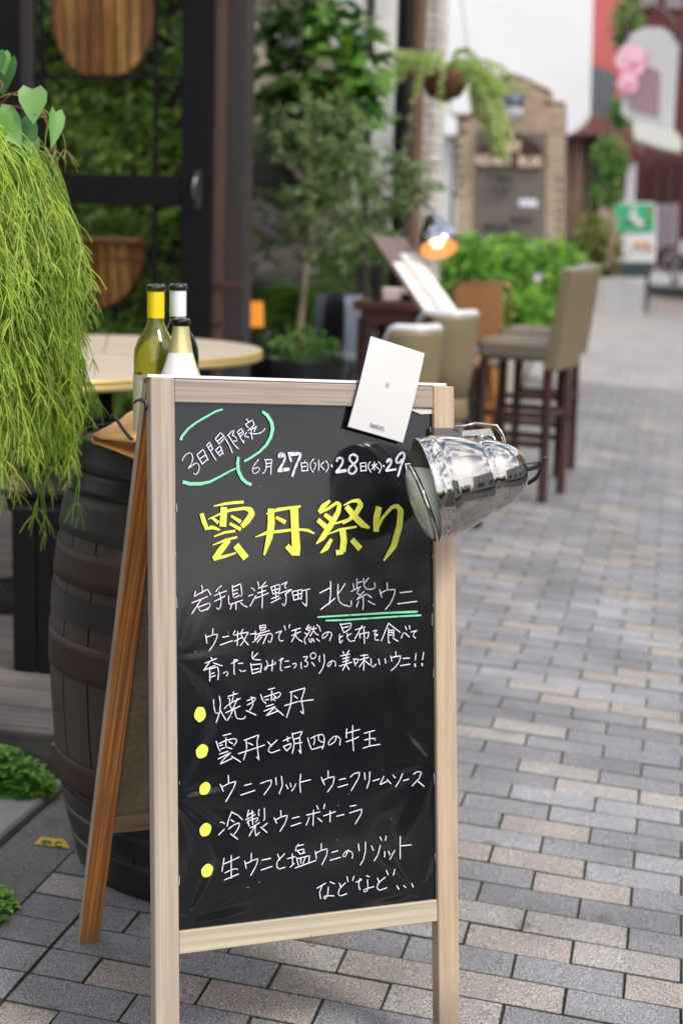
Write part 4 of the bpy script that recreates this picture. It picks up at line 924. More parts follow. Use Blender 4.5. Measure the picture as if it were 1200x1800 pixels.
for px in (78, 274):
    xx = xat(px, YD); 
    for z0, z1 in ((.45, zat(363, YD)), (zat(307, YD), 3.6)):
        mb = MB(); mb.box((xx, YD - .012, (z0 + z1) / 2), (.018, .02, z1 - z0)); mb.build('glazing_bar', M['black_paint'], door)
mb = MB(); mb.box(((x0 + x1) / 2, YD - .012, zat(136, YD)), (x1 - x0, .018, .018)); mb.build('glazing_bar', M['black_paint'], door)
pane = glassmat('window_glass')
for z0, z1 in ((.44, zat(362, YD)), (zat(308, YD), 3.6)):
    mb = MB(); mb.add([(x0, YD + .012, z0), (x1, YD + .012, z0), (x1, YD + .012, z1), (x0, YD + .012, z1)], [(0, 1, 2, 3)]); mb.build('pane', pane, door)
mb = MB(); hx = xat(345, YD - .05); 
mb.tube([(hx, YD - .035, zat(308, YD)), (hx, YD - .07, zat(312, YD)), (hx - .006, YD - .08, zat(330, YD)), (hx - .004, YD - .075, zat(345, YD)), (hx, YD - .07, zat(352, YD)), (hx, YD - .035, zat(358, YD))], .009, 10); mb.box((hx, YD - .04, zat(333, YD)), (.03, .01, .16), bev=.003); mb.build('handle', mat('dull_steel', (.16, .16, .16), .35, 1.0), door)

def post(name, label, px0, px1, y, d, m, z0=0, z1=3.8, cat='post'):
    x0, x1 = xat(px0, y), xat(px1, y); mb = MB(); mb.box(((x0 + x1) / 2, y, (z0 + z1) / 2), (x1 - x0, d, z1 - z0), bev=.004)
    return tag(mb.build(name, m), label, cat)
post('black_post', 'wide black painted post at the far left of the glass door', -40, 39, YD - .03, .12, M['black_paint'])
post('rust_post', 'thin rust brown metal post right beside the black door stile', 379, 396, YD + .03, .10, M['rust_frame'])
post('grey_post', 'broad grey post between the door and the big shop window', 402, 437, YD + .10, .12, M['grey_frame'])
mb = MB(); mb.box(((xat(379, YD) + xat(396, YD)) / 2 + .03, YD - .02, zat(494, YD)), (.14, .02, .016)); mb.box(((xat(379, YD) + xat(396, YD)) / 2, YD - .02, zat(560, YD)), (.05, .02, .02)); tag(mb.build('rail', M['rust_frame']), 'small rusty rail fixed to the thin rust brown post', 'rail')

# living wall
YG = 7.35
gwm = [leafmat('wall_leaf_a', (.17, .36, .035)), leafmat('wall_leaf_b', (.09, .21, .025)), leafmat('wall_leaf_c', (.32, .50, .08)), leafmat('wall_leaf_d', (.22, .32, .14))]
gw = thing('green_wall', 'wall covered with dense small green leaves behind the glass door', 'green wall', (-2.9, YG + .1, .2))
mb = MB(); mb.box((-3.32, YG + .14, 1.7), (2.04, .06, 3.4)); mb.build('backing_panel', mat('soil_panel', (.035, .03, .02), .9), gw)
mb = MB(); gx0, gx1 = xat(40, YG) - .1, xat(335, YG) + .1
def bumpf(x, z): return .5 + .5 * math.sin(x * 9 + math.sin(z * 7) * 2) * math.sin(z * 8 + x * 3)
for q in range(9500):
    x, z = rnd(gx0, gx1), rnd(.2, 3.0); b0 = bumpf(x, z)
    if random.random() > .2 + .8 * b0: continue
    y = YG + .10 - b0 * .22 * rnd(.2, 1); d = Vector((rnd(-1, 1), rnd(-.8, -.1), rnd(-1, .5)))
    mb.leaf((x, y, z), d, Vector((rnd(-.5, .5), -1, rnd(0, .8))), rnd(.03, .09), rnd(.02, .055), random.choices(range(4), [4, 3, 4, 2])[0])
mb.build('foliage', gwm, gw, kind='stuff')
bw = [woodmat('barrel_lid_wood_%d' % i, c, tuple(k * .5 for k in c), axis=2, rings=16, rough=.5, spots=tuple(k * .35 for k in c)) for i, c in enumerate([(.62, .26, .05), (.44, .17, .04), (.68, .33, .08)])]
def lid(label, pxc, pyc, rpx, rz, half=False):
    y = YG - .14; c = aty(pxc, pyc, y); k = (c - EYE).length / FPX; r = rpx * k; rz = rz * k
    t_ = thing('barrel_planter' if half else 'wooden_disc', label, 'barrel planter' if half else 'wooden disc', tuple(c))
    n = 8
    for i in range(n):
        a, b_ = -r + 2 * r * i / n + .006, -r + 2 * r * (i + 1) / n - .006
        xs = [a + (b_ - a) * q / 4 for q in range(5)]
        f = lambda x: rz * math.sqrt(max(.0, 1 - (x / r) ** 2)) * .97
        lo = [(c.x + x, y - .02 * (1 - (x / r) ** 2) - (.08 if half else 0) * math.sqrt(max(0, 1 - (x / r) ** 2)), c.z - f(x)) for x in xs]
        up = [(c.x + x, y - .02 * (1 - (x / r) ** 2) - (.12 if half else 0) * math.sqrt(max(0, 1 - (x / r) ** 2)), c.z + (0 if half else f(x))) for x in xs[::-1]]
        mb = MB(); mb.prism(lo + up, (0, .025, 0)); mb.build('plank', bw[(i * 2 + i // 3) % 3], t_)
    mb = MB()
    A = [math.pi + k_ * math.pi / 24 for k_ in range(25)] if half else [k_ * math.pi / 24 for k_ in range(48)]
    mb.tube([(c.x + math.cos(a) * r, y - .005 + .0, c.z + math.sin(a) * rz) for a in A], .008, 6, closed=not half)
    mb.build('rim', mat('lid_rim', (.10, .045, .03), .6), t_)
    if half:
        mb = MB(); mb.tube([(c.x + math.cos(math.pi + k_ * math.pi / 16) * (r + .015), y - .02 - .12 * math.sin(k_ * math.pi / 16), c.z + .01) for k_ in range(17)], .018, 8); mb.tube([(c.x + math.cos(math.pi + k_ * math.pi / 16) * r, y - .02 - .11 * math.sin(k_ * math.pi / 16), c.z - .075) for k_ in range(17)], .007, 6); mb.build('hoop', mat('wood_hoop', (.30, .14, .05), .6), t_)
lid('round barrel lid of warm brown planks hung high on the green wall', 182, 25, 90, 106)
lid('half barrel planter of brown planks low on the green wall', 186, 425, 72, 112, True)
mb = MB()
for q in range(500):
    a = rnd(-1, 1); p = aty(186 + a * 66, 408 + rnd(-22, 14), YG - .2); mb.leaf(p, Vector((rnd(-1, 1), rnd(-1, .2), rnd(-.6, 1))), Vector((0, -1, .5)), rnd(.03, .06), rnd(.02, .04), random.randrange(4))
tag(mb.build('planter_greenery', gwm), 'leafy plants spilling over the half barrel planter', 'plant')

# courtyard floor and dark shop interior
mb = MB(); mb.box((-3.4, 8.9, .13), (3.0, 4.8, .08)); mb.build('floor', M['dark'], kind='structure')
shop = thing('restaurant_building', 'dark fronted restaurant building with large street window and cream panel standing in for a window reflection', 'building', (-3.0, 9.5, 0))
mb = MB(); mb.box((-3.65, 9.2, 2.0), (.1, 3.5, 3.9)); mb.box((-2.85, 12.05, 3.2), (1.7, .1, 1.4)); mb.build('back_wall', mat('dark_wall', (.05, .04, .035), .8), shop)
mb = MB(); mb.box((-2.85, 11.98, 1.2), (1.7, .06, 2.5)); mb.build('inner_wall', mat('brown_wall', (.06, .045, .04), .8), shop)
mb = MB(); mb.box((-2.85, 11.90, 2.75), (1.6, .05, 1.5)); mb.build('cream_reflection', mat('reflection_cream', (.62, .54, .42), .8), shop)  # added panel, coloured like the bright reflection in the window glass
mb = MB(); mb.box((-2.85, 8.7, 4.1), (1.9, 1.9, .12)); mb.build('ceiling', M['dark'], shop)
mb = MB(); mb.box((-3.2, 9.0, 6.6), (2.4, 1.6, 4.9)); mb.build('upper_storey', mat('upper_wall', (.40, .36, .30), .8), shop)
mb = MB(); mb.box((-5.2, 7.6, 1.5), (1.6, 4.0, 3)); mb.build('side_wall', mat('side_wall_paint', (.30, .27, .23), .8), shop)
# street window: frame bars along the facade line
def fbar(name, y0, y1, z0, z1, m, dx=.08, parent=shop, x=FX):
    mb = MB(); mb.box((x, (y0 + y1) / 2, (z0 + z1) / 2), (dx, abs(y1 - y0), z1 - z0), bev=.003); return mb.build(name, m, parent)
def yon(px, x=FX): return atx(px, 400, x).y
fbar('window_sill', 6.75, 11.3, .0, .42, M['grey_frame'], .10)
fbar('window_head', 6.75, 11.3, 3.55, 3.75, M['black_paint'], .10)
fbar('transom', 6.75, yon(520), 1.50, 1.60, M['black_paint'], .07)
for px, w_ in ((642, .04),):
    y_ = yon(px); fbar('mullion', y_ - w_ / 2, y_ + w_ / 2, .42, 3.55, M['grey_frame'], .035)
for a_, b_ in ((6.76, yon(642) - .021), (yon(642) + .021, yon(690))):
    mb = MB(); mb.add([(FX - .01, a_, .42), (FX - .01, b_, .42), (FX - .01, b_, 3.55), (FX - .01, a_, 3.55)], [(0, 1, 2, 3)]); mb.build('window_pane', pane, shop)
post('black_pillar', 'black pillar between the shop window and the brown timber strip', 690, 711, 10.75, .25, M['black_paint'], 0, 4.2, 'pillar')
post('timber_post', 'slim brown timber post next to the white tiled pillar', 712, 733, 11.0, .2, M['brown_frame'], 0, 4.2)
# interior pieces seen through the glass
il = aty(447, 552, 8.6)
t_ = thing('orange_lamp', 'small orange lamp shade glowing inside the shop window', 'lamp', (il.x, il.y, il.z - .07))
mb = MB(); mb.lathe([(.055, -.07), (.048, .07), (.046, .068), (.053, -.068)], 28, tuple(il))
em = mat('orange_shade', (.75, .28, .05), .6); em.node_tree.nodes['Principled BSDF'].inputs['Emission Color'].default_value = (1, .33, .04, 1); em.node_tree.nodes['Principled BSDF'].inputs['Emission Strength'].default_value = .55
mb.build('lamp_shade', em, t_); mb = MB(); mb.tube([(il.x, il.y, il.z - .07), (il.x, il.y, .2)], .01, 8); mb.lathe([(.01, .03), (.08, .01), (.08, 0)], 20, (il.x, il.y, .18)); mb.build('stem', M['black_paint'], t_)
pb = aty(455, 395, 9.6)
t_ = thing('notice_board', 'white notice and flyers hanging inside behind the shop window', 'notice', tuple(pb))
for i, (px0, py0, px1, py1, c) in enumerate([(436, 366, 462, 402, (.62, .60, .62)), (463, 368, 492, 392, (.66, .58, .54)), (440, 404, 470, 422, (.45, .25, .15)), (436, 440, 466, 458, (.7, .7, .7)), (456, 455, 474, 474, (.6, .6, .62)), (466, 400, 486, 425, (.6, .6, .62))]):
    A = [aty(x, y, 9.6) for x, y in ((px0, py0), (px1, py0 + 2), (px1, py1), (px0, py1))]; mb = MB(); mb.prism(A, (0, .006, 0)); mb.build('flyer', mat('flyer_%d' % i, c, .6), t_)
def inner_chair(px, py, y, label, col):
    c = aty(px, py, y); t_ = thing('indoor_chair', label, 'chair', (c.x, c.y, .2)); m = mat('indoor_chair_fabric', col, .6)
    mb = MB(); mb.lathe([(.19, .0), (.20, .12), (.19, .30), (.17, .36), (.15, .36), (.16, .28), (.16, 0)], 20, (c.x, c.y, c.z - .35), a0=R_(-100), a1=R_(100)); mb.build('backrest', m, t_)
    mb = MB(); mb.lathe([(.001, .02), (.19, .02), (.20, -.03), (.18, -.06), (.001, -.06)], 24, (c.x, c.y, c.z - .33)); mb.build('seat', m, t_)
    for a in (45, 135, 225, 315):
        mb = MB(); mb.tube([(c.x + .13 * math.cos(R_(a)), c.y + .13 * math.sin(R_(a)), c.z - .38), (c.x + .16 * math.cos(R_(a)), c.y + .16 * math.sin(R_(a)), .18)], .013, 6); mb.build('leg', M['black_paint'], t_)
inner_chair(585, 520, 8.9, 'grey blue indoor chair seen through the shop window behind the olive tree', (.10, .12, .16))
t_ = thing('counter', 'dark counter with a pale edge inside the shop window', 'counter', (-2.5, 9.6, .2))
mb = MB(); mb.box((-2.6, 9.8, .95), (1.1, .5, .04)); mb.build('counter_top', mat('counter_top', (.16, .15, .16), .3), t_); mb = MB(); mb.box((-2.6, 9.9, .57), (1.0, .4, .7)); mb.build('counter_front', M['dark'], t_)

# ------------------------------------------------------------------ white tiled pillar
tp = thing('tiled_pillar', 'white tiled pillar to the right of the shop front', 'pillar', (xat(753, 11.4), 11.4, 0))
ta, tb = xat(735, 11.3), xat(772, 11.68)
mb = MB(); mb.box(((ta + tb) / 2, 11.5, 2.2), (tb - ta - .012, .38, 4.4)); mb.build('core', mat('tile_grout', (.30, .28, .26), .9), tp)
tm = [mat('glazed_tile_%d' % i, c, .4) for i, c in enumerate([(.60, .56, .52), (.52, .48, .44), (.66, .63, .60)])]
cnt_ = 0
for r_ in range(64):
    z = .05 + r_ * .066
    for c_ in range(2):
        w_ = (tb - ta) / 2; xo = ta + w_ * (c_ + .5) 
        mb = MB(); mb.box((xo, 11.305, z), (w_ - .007, .02, .058), bev=.003)
        if r_ * 2 + c_ < 280: mb.build('tile', tm[random.randrange(3)], tp)
    mb = MB(); mb.box((tb, 11.5, z), (.02, .37, .058), bev=.003); mb.build('tile', tm[random.randrange(3)], tp)

# ------------------------------------------------------------------ dark green leafy plant hung behind the window, top centre
def bush(name, label, cat, cx, cy, cz, rx, ry, rz, n, ln, mats, group=None, kindl=0, stems=None, hollow=.35, lumps=9, gravity=0, w=None):
    mb = MB(); lum = [(rnd(-.75, .75), rnd(-.75, .75), rnd(-.8, .8), rnd(.25, .55)) for _ in range(lumps)]
    k = 0; tr = 0
    while k < n and tr < n * 30:
        tr += 1
        a, b_, c = rnd(-1, 1), rnd(-1, 1), rnd(-1, 1); d2 = a * a + b_ * b_ + c * c
        if d2 > 1: continue
        if lum and min(math.dist((a, b_, c), l[:3]) / l[3] for l in lum) > 1 and random.random() > .3: continue
        p = Vector((cx + a * rx, cy + b_ * ry, cz + c * rz)); d = Vector((a + rnd(-.7, .7), b_ + rnd(-.7, .7), c * .6 + rnd(-.7, .5) - gravity))
        mb.leaf(p, d, Vector((a * .5 + rnd(-.5, .5), b_ * .5 - .3 + rnd(-.5, .5), .8)), ln * rnd(.6, 1.3), (w or ln * .6) * rnd(.6, 1.2), random.randrange(len(mats)), .2, kindl); k += 1
    return mb, mats
dg = [leafmat('pothos_a', (.055, .15, .02), .3, .35), leafmat('pothos_b', (.12, .26, .03), .35, .35), leafmat('pothos_c', (.025, .08, .015), .25, .35)]
hb = aty(552, 120, 8.1)
t_ = thing('hanging_pothos', 'big bushy dark green hanging plant in front of the shop window', 'hanging plant', tuple(hb))
mb, mm = bush('', '', '', hb.x + .02, hb.y, hb.z - .02, .37, .28, .38, 460, .115, dg, kindl=1, w=.10, lumps=14)
m2, _ = bush('', '', '', hb.x - .12, hb.y, hb.z + .22, .22, .2, .16, 120, .10, dg, kindl=1, w=.09); b_ = len(mb.v); mb.add(m2.v, m2.f); mb.m[-len(m2.f):] = m2.m
m2, _ = bush('', '', '', hb.x + .10, hb.y, hb.z - .45, .16, .14, .25, 90, .10, dg, kindl=1, w=.08, gravity=.6); mb.add(m2.v, m2.f); mb.m[-len(m2.f):] = m2.m
mb.build('foliage', dg, t_, kind='stuff')
mb = MB(); mb.lathe([(.02, -.2), (.12, -.17), (.19, 0), (.17, 0), (.02, -.02)], 24, (hb.x, hb.y, hb.z - .05)); mb.build('basket', mat('coir_basket', (.07, .035, .02), .9), t_)
for k_ in range(3):
    mb = MB(); a = k_ * 2.09; mb.tube([(hb.x + .17 * math.cos(a), hb.y + .17 * math.sin(a), hb.z - .05), (hb.x, hb.y, hb.z + 1.3)], .003, 5); mb.build('wire', M['steel'], t_)

# ------------------------------------------------------------------ olive tree in a black pot
oc = aty(537, 628, 7.45)
ol = thing('olive_tree', 'slim grey green olive tree in a black pot in front of the shop window', 'tree', (oc.x, oc.y, gz(oc.x, 0)))
pz = oc.z; mb = MB(); mb.lathe([(.001, -.6), (.16, -.6), (.20, -.02), (.21, 0), (.19, 0), (.185, -.04), (.001, -.04)], 40, (oc.x, oc.y, pz)); mb.build('pot', mat('black_pot', (.03, .03, .035), .4), ol)
bark = mat('olive_bark', (.34, .27, .18), .8, noise=(30, (.20, .15, .10), .7, (1, 1, .3)), bump=(60, .4, .003))
olm = [leafmat('olive_leaf_a', (.12, .22, .05), .3), leafmat('olive_leaf_b', (.24, .34, .16), .3), leafmat('olive_leaf_c', (.07, .14, .03), .25)]
def OP(px, py, dy=0): v = aty(px, py, 7.45 + dy); return v
mb = MB()
mb.tube([OP(537, 640), OP(526, 580), OP(533, 520), OP(540, 460)], [.022, .020, .018, .017], 10); mb.build('trunk', bark, ol)
mb = MB(); tips = []
def limb(P, r0, r1): 
    n = len(P); mb.tube(P, [r0 + (r1 - r0) * i / (n - 1) for i in range(n)], 6); tips.extend(P[1:])
limb([OP(540, 460), OP(515, 420, .02), OP(490, 360, .04), OP(465, 310, .05), OP(440, 260, .08), OP(400, 240, .1)], .012, .003)
limb([OP(540, 460), OP(545, 400, -.05), OP(548, 330, -.08), OP(540, 250, -.1), OP(545, 190, -.1)], .011, .003)
limb([OP(541, 462), OP(570, 430, .05), OP(610, 390, .1), OP(660, 340, .12), OP(700, 290, .15)], .010, .003)
limb([OP(515, 420, .02), OP(470, 345, -.1), OP(420, 345, -.12)], .006, .002); limb([OP(570, 430, .05), OP(590, 340, 0), OP(620, 260, 0), OP(640, 220, .1)], .007, .002)
limb([OP(610, 390, .1), OP(650, 400, .1), OP(690, 370, .05)], .006, .002); limb([OP(548, 330, -.08), OP(500, 280, -.15), OP(470, 240, -.1)], .006, .002); limb([OP(660, 340, .12), OP(700, 350, .2), OP(730, 330, .2)], .005, .002)
limb([OP(590, 340, 0), OP(560, 280, .1), OP(590, 220, .1)], .005, .002); limb([OP(560, 440), OP(600, 440, -.1), OP(630, 420, -.1)], .005, .002)
twigs = []
for p in list(tips):
    for _ in range(9):
        d = Vector((rnd(-1, 1), rnd(-1, 1), rnd(-.5, .8))).normalized() * rnd(.08, .26); q = p + d * .55 + Vector((0, 0, rnd(-.01, .03))); e = p + d; mb.tube([p, q, e], [.0022, .0016, .0009], 4, cap=False); twigs += [(p, q), (q, e)]
mb.build('branches', bark, ol)
mb = MB()
for a, b_ in twigs:
    for _ in range(13):
        f = random.random(); p = a.lerp(b_, f); d = (b_ - a).normalized() * .5 + Vector((rnd(-1, 1), rnd(-1, 1), rnd(-.9, .9))); mb.leaf(p, d, Vector((rnd(-1, 1), rnd(-1, 1), 1)), rnd(.035, .06), rnd(.009, .014), random.randrange(3), .1)
mb.build('crown', olm, ol, kind='stuff')
mb, mm = bush('', '', '', oc.x - .01, oc.y, pz + .03, .21, .19, .10, 420, .05, [leafmat('herb_a', (.09, .22, .04)), leafmat('herb_b', (.14, .28, .06))]); 
mb.build('underplanting', mm, ol, kind='stuff')

# ------------------------------------------------------------------ hanging basket with fern, right of the tiled pillar
hb = aty(782, 130, 9.6)
t_ = thing('hanging_basket', 'hanging wicker basket with a trailing pale green fern beside the tiled pillar', 'hanging plant', tuple(hb))
mb = MB(); mb.lathe([(.02, -.16), (.10, -.13), (.155, -.03), (.165, .02), (.15, .02), (.02, -.02)], 28, tuple(hb)); mb.build('basket', mat('wicker', (.17, .085, .035), .8, noise=(60, (.08, .04, .02), .8, (1, 1, 4)), bump=(90, .6, .006)), t_)
for k_ in range(3):
    mb = MB(); a = k_ * 2.09 + .4; mb.tube([(hb.x + .16 * math.cos(a), hb.y + .16 * math.sin(a), hb.z + .02), (hb.x - .02, hb.y, hb.z + 1.0)], .003, 5); mb.build('wire', mat('green_wire', (.15, .2, .15), .5), t_)
mb = MB(); fm = [leafmat('fern_a', (.30, .42, .09), .4), leafmat('fern_b', (.42, .52, .18), .4), leafmat('fern_c', (.16, .30, .04), .35)]
def frond(P, w, n, mi):
    mb.tube(P, .002, 3, mi, cap=False)
    for i in range(n):
        f = i / n * (len(P) - 1); k = int(f); p = P[k].lerp(P[min(k + 1, len(P) - 1)], f - k); t2 = (P[min(k + 1, len(P) - 1)] - P[k]).normalized()
        for s in (-1, 1):
            d = t2 * .5 + Vector((s * rnd(.5, 1), rnd(-.5, .5), rnd(-.4, .2))); mb.leaf(p, d, Vector((rnd(-.4, .4), -1, .5)), w * rnd(.6, 1.2), w * .45, mi, .1)
for i in range(34):
    a = rnd(0, 6.28); o_ = Vector((math.cos(a) * .10, math.sin(a) * .10, .03)); d = Vector((math.cos(a), math.sin(a), rnd(.6, 1.2))); P = [hb + o_]; v = d * .07
    for k_ in range(7): v += Vector((0, 0, -.022)); P.append(P[-1] + v * rnd(.7, 1))
    frond(P, .035, 16, random.randrange(3))
for i in range(22):
    x = rnd(-.02, .26); P = [hb + Vector((.10, rnd(-.1, .1), .03)), hb + Vector((.15 + x * .3, rnd(-.1, .1), .02))]; L_ = rnd(.18, .52)
    for k_ in range(8): P.append(P[-1] + Vector((rnd(-.01, .03) * (1 if k_ < 4 else .2) + x * .08, rnd(-.01, .01), -L_ / 8)))
    frond(P, .04, 26, random.choice([0, 1, 1]))
for i in range(16):
    x = rnd(.1, .30); P = [hb + Vector((.10, rnd(-.1, .1), .03))]; 
    for k_ in range(7): P.append(P[-1] + Vector((x / 7, 0, .012 - .011 * k_)))
    frond(P, .045, 22, random.choice([0, 1]))
mb.build('foliage', fm, t_, kind='stuff')

# ------------------------------------------------------------------ high bar table with menu and lamp
redw = mat('dark_red_wood', (.12, .038, .026), .4, noise=(10, (.07, .025, .02), .7, (.3, 3, 3)))
darkw = mat('stool_leg_wood', (.055, .020, .016), .35, noise=(9, (.03, .014, .012), .7, (3, 3, .4)))
tcn = aty(690, 528, 7.3); tz = tcn.z
bt = thing('bar_table', 'tall dark red wooden bar table beneath the slanted menu', 'table', (tcn.x, 7.4, gz(tcn.x, 0)))
bx0, bx1 = aty(640, 520, 7.4).x, aty(772, 520, 7.4).x
mb = MB(); mb.box(((bx0 + bx1) / 2, 7.45, tz - .02), (bx1 - bx0, .62, .045), bev=.006); mb.build('table_top', redw, bt)
mb = MB(); mb.box(((bx0 + bx1) / 2, 7.45, tz - .075), (bx1 - bx0 - .06, .54, .065)); mb.build('apron', redw, bt)
for sx in (0, 1):
    for sy in (-1, 1):
        x_ = bx0 + .04 if sx == 0 else bx1 - .04; mb = MB(); mb.box((x_, 7.45 + sy * .25, (tz - .11) / 2 + .03), (.05, .05, tz - .11), bev=.004); mb.build('leg', darkw, bt)
mb = MB(); mb.box(((bx0 + bx1) / 2, 7.22, .32), (bx1 - bx0 - .1, .03, .05)); mb.build('foot_rail', darkw, bt)
# dark planter box beside the table
# menu board: slanted
def mq(px, py, d): return at(px, py, d)
menu = thing('menu_stand', 'slanted wooden menu board with two white pages on the bar table', 'menu board', mq(745, 545, 6.55))
A = [mq(652, 411, 6.95), mq(712, 418, 7.15), mq(812, 556, 6.65), mq(752, 560, 6.42)]
nn = (A[1] - A[0]).cross(A[3] - A[0]).normalized(); nn = nn if nn.y > 0 else -nn
mb = MB(); mb.prism(A, nn * .014); mb.build('back_board', mat('menu_wood', (.15, .10, .085), .5, noise=(12, (.09, .055, .05), .6, (1, 4, 1))), menu)
def lq(u, v, off=0): a = A[0].lerp(A[1], u); b_ = A[3].lerp(A[2], u); return a.lerp(b_, v) - nn * off
ppr = mat('menu_paper', (.64, .64, .62), .45)
def fmat(p): return p
mb = MB(); mb.prism([lq(.46, .24, .003), lq(.96, .20, .003), lq(.97, .97, .003), lq(.50, .99, .003)], nn * .002); mb.build('page', ppr, menu)
mb = MB(); mb.prism([lq(.06, .36, .003), lq(.38, .34, .003), lq(.42, .96, .003), lq(.06, .97, .003)], nn * .002); mb.build('page', ppr, menu)
mb = MB()
for i in range(14): mb.bar(lq(.50, .30 + i * .046, .0045), lq(.50 + rnd(.2, .42), .30 + i * .046, .0045), .0015, .0004, up=nn)
mb.build('menu_print', mat('menu_print_grey', (.35, .35, .33), .6), menu)
mb = MB(); mb.bar(lq(.0, 1.0, -.005), lq(1.0, 1.0, -.005), .02, .03, up=nn); mb.bar(mq(735, 470, 7.1), mq(752, 545, 7.25), .02, .02); mb.bar(mq(748, 556, 6.6), mq(760, 545, 7.25), .02, .02); mb.build('support', darkw, menu)
# desk lamp, lit
dlc = at(771, 437, 6.9)
dk = thing('table_lamp', 'lit chrome and black table lamp hanging over the slanted menu', 'lamp', (at(735, 520, 7.3)))
k7 = 6.9 / FPX
axd = (CAMROT @ Vector((-.12, .90, -.40))).normalized()
mb = MB(); mb.lathe([(r * k7, h * k7) for r, h in [(34, 0), (35, 2), (33, 18), (29, 34), (22, 48), (20, 52), (19, 58), (12, 68), (4, 72), (.1, 73)]], 40, dlc, axd); 
mb.lathe([(r * k7, h * k7) for r, h in [(33.5, 0), (31, 18), (26, 34), (15, 48), (.1, 50)]], 32, dlc, axd, mi=1)
mb.build('shade', [mat('dark_chrome', (.30, .33, .38), .12, 1.0), mat('warm_inside', (.55, .36, .20), .5)], dk)
mb = MB(); mb.lathe([(0.1 * k7, 6 * k7), (9 * k7, 8 * k7), (13 * k7, 16 * k7), (11 * k7, 26 * k7), (6 * k7, 38 * k7), (5 * k7, 46 * k7)], 20, dlc, axd)
bm = mat('lit_bulb', (1, .9, .7), .5); q_ = bm.node_tree.nodes['Principled BSDF']; q_.inputs['Emission Color'].default_value = (1, .62, .28, 1); q_.inputs['Emission Strength'].default_value = 2.2
mb.build('bulb', bm, dk)
pl = bpy.data.lights.new('bulb_light', 'POINT'); pl.energy = .10; pl.color = (1, .6, .28); pl.shadow_soft_size = .02; plo = bpy.data.objects.new('bulb_light', pl); COL.objects.link(plo); plo.location = dlc - axd * .012
mb = MB(); base_ = at(722, 522, 7.25); tp_ = dlc + axd * 70 * k7
mb.tube([tp_, tp_ + Vector((0, .03, .02)), at(742, 352, 7.05), at(722, 372, 7.15), at(712, 395, 7.2), at(716, 460, 7.25), base_], .006, 8); mb.build('arm', mat('lamp_arm', (.25, .25, .25), .3, 1), dk)
mb = MB(); mb.box(tuple(base_), (.08, .06, .03), bev=.005); mb.build('clamp_base', M['black_paint'], dk)
mb = MB()
# small stack of napkins on the bar table
ns = aty(700, 512, 7.35); mb.box((ns.x, 7.3, tz + .03), (.16, .12, .06), Matrix.Rotation(.3, 3, 'Z'), bev=.008); tag(mb.build('napkin_stack', mat('napkins', (.55, .45, .43), .8)), 'small pale stack of napkins on the dark red bar table', 'napkins')
mb = MB(); mb.box((bx0 + .10, 7.2, tz + .09), (.05, .05, .18), bev=.01); tag(mb.build('condiment_box', M['dark']), 'small dark holder at the left end of the bar table', 'holder')

# ------------------------------------------------------------------ stools
hide = mat('khaki_leather', (.18, .142, .078), .42, noise=(9, (.17, .14, .085), .6, (1, 1, 1)), bump=(90, .12, .002))
hide2 = mat('taupe_leather', (.165, .13, .095), .45, noise=(9, (.13, .105, .08), .6, (1, 1, 1)), bump=(90, .12, .002))
edge = mat('rim_sheen_grey', (.50, .50, .52), .25)  # pale colour gives the leather rims their highlight and sheen
def tubstool(px, ptop, Y, label, R=.205, hgt=.44, head=R_(35)):
    c = aty(px, ptop, Y); g0 = gz(c.x, 0); zt = c.z
    t_ = thing('tub_stool', label, 'bar stool', (c.x, c.y, g0), 'tub back bar stools at the bar table')
    ns_ = 28; sp = R_(205); a0 = -head - sp / 2 - 0; 
    # curved back shell, open towards the table
    cen = head + 0
    A = [cen - sp / 2 + sp * i / ns_ for i in range(ns_ + 1)]
    def top(i): e = abs(i / ns_ - .5) * 2; return zt - .10 * max(0, e - .62) ** 1.4 * 6
    mb = MB(); vs = []; fs = []
    rows = [(0, 1.0, .0), (.03, 1.01, 0), (.10, .99, 0), (.24, .88, 0), (.40, .70, 0)]
    for h, k, _ in rows:
        for i, a in enumerate(A): vs.append((c.x + math.cos(a) * R * k, c.y + math.sin(a) * R * k, max(top(i) - h, zt - hgt)))
    for h, k, _ in rows[::-1]:
        for i, a in enumerate(A): vs.append((c.x + math.cos(a) * (R * k - .045), c.y + math.sin(a) * (R * k - .045), max(top(i) - h, zt - hgt)))
    n1 = ns_ + 1; nr = len(rows) * 2
    for r_ in range(nr):
        for i in range(ns_): fs.append((r_ * n1 + i, r_ * n1 + i + 1, ((r_ + 1) % nr) * n1 + i + 1, ((r_ + 1) % nr) * n1 + i))
    for e in (0, ns_): fs.append(tuple(r_ * n1 + e for r_ in range(nr)))
    mb.add(vs, fs, 0, True); mb.build('backrest', hide, t_, bevel=0)
    mb = MB(); mb.tube([(c.x + math.cos(a) * (R - .022), c.y + math.sin(a) * (R - .022), top(i) - .006) for i, a in enumerate(A)], .0235, 8); mb.build('rim_pad', edge, t_)
    zs = zt - hgt + .02
    mb = MB(); mb.lathe([(.001, .09), (R * .7, .088), (R * .78, .06), (R * .80, 0), (R * .7, -.03), (.001, -.03)], 32, (c.x, c.y, zs)); mb.build('seat', hide, t_)
    for a in (45, 135, 225, 315):
        a = R_(a) + head; mb = MB(); mb.bar((c.x + .12 * math.cos(a), c.y + .12 * math.sin(a), zs - .02), (c.x + .19 * math.cos(a), c.y + .19 * math.sin(a), g0), .034, .034, bev=.003); mb.build('leg', darkw, t_)
    zf = g0 + .26; pr = [(c.x + .172 * math.cos(R_(a) + head), c.y + .172 * math.sin(R_(a) + head), zf) for a in (45, 135, 225, 315)]
    for a, b_ in zip(pr, pr[1:] + pr[:1]): mb = MB(); mb.bar(a, b_, .02, .03); mb.build('stretcher', darkw, t_)
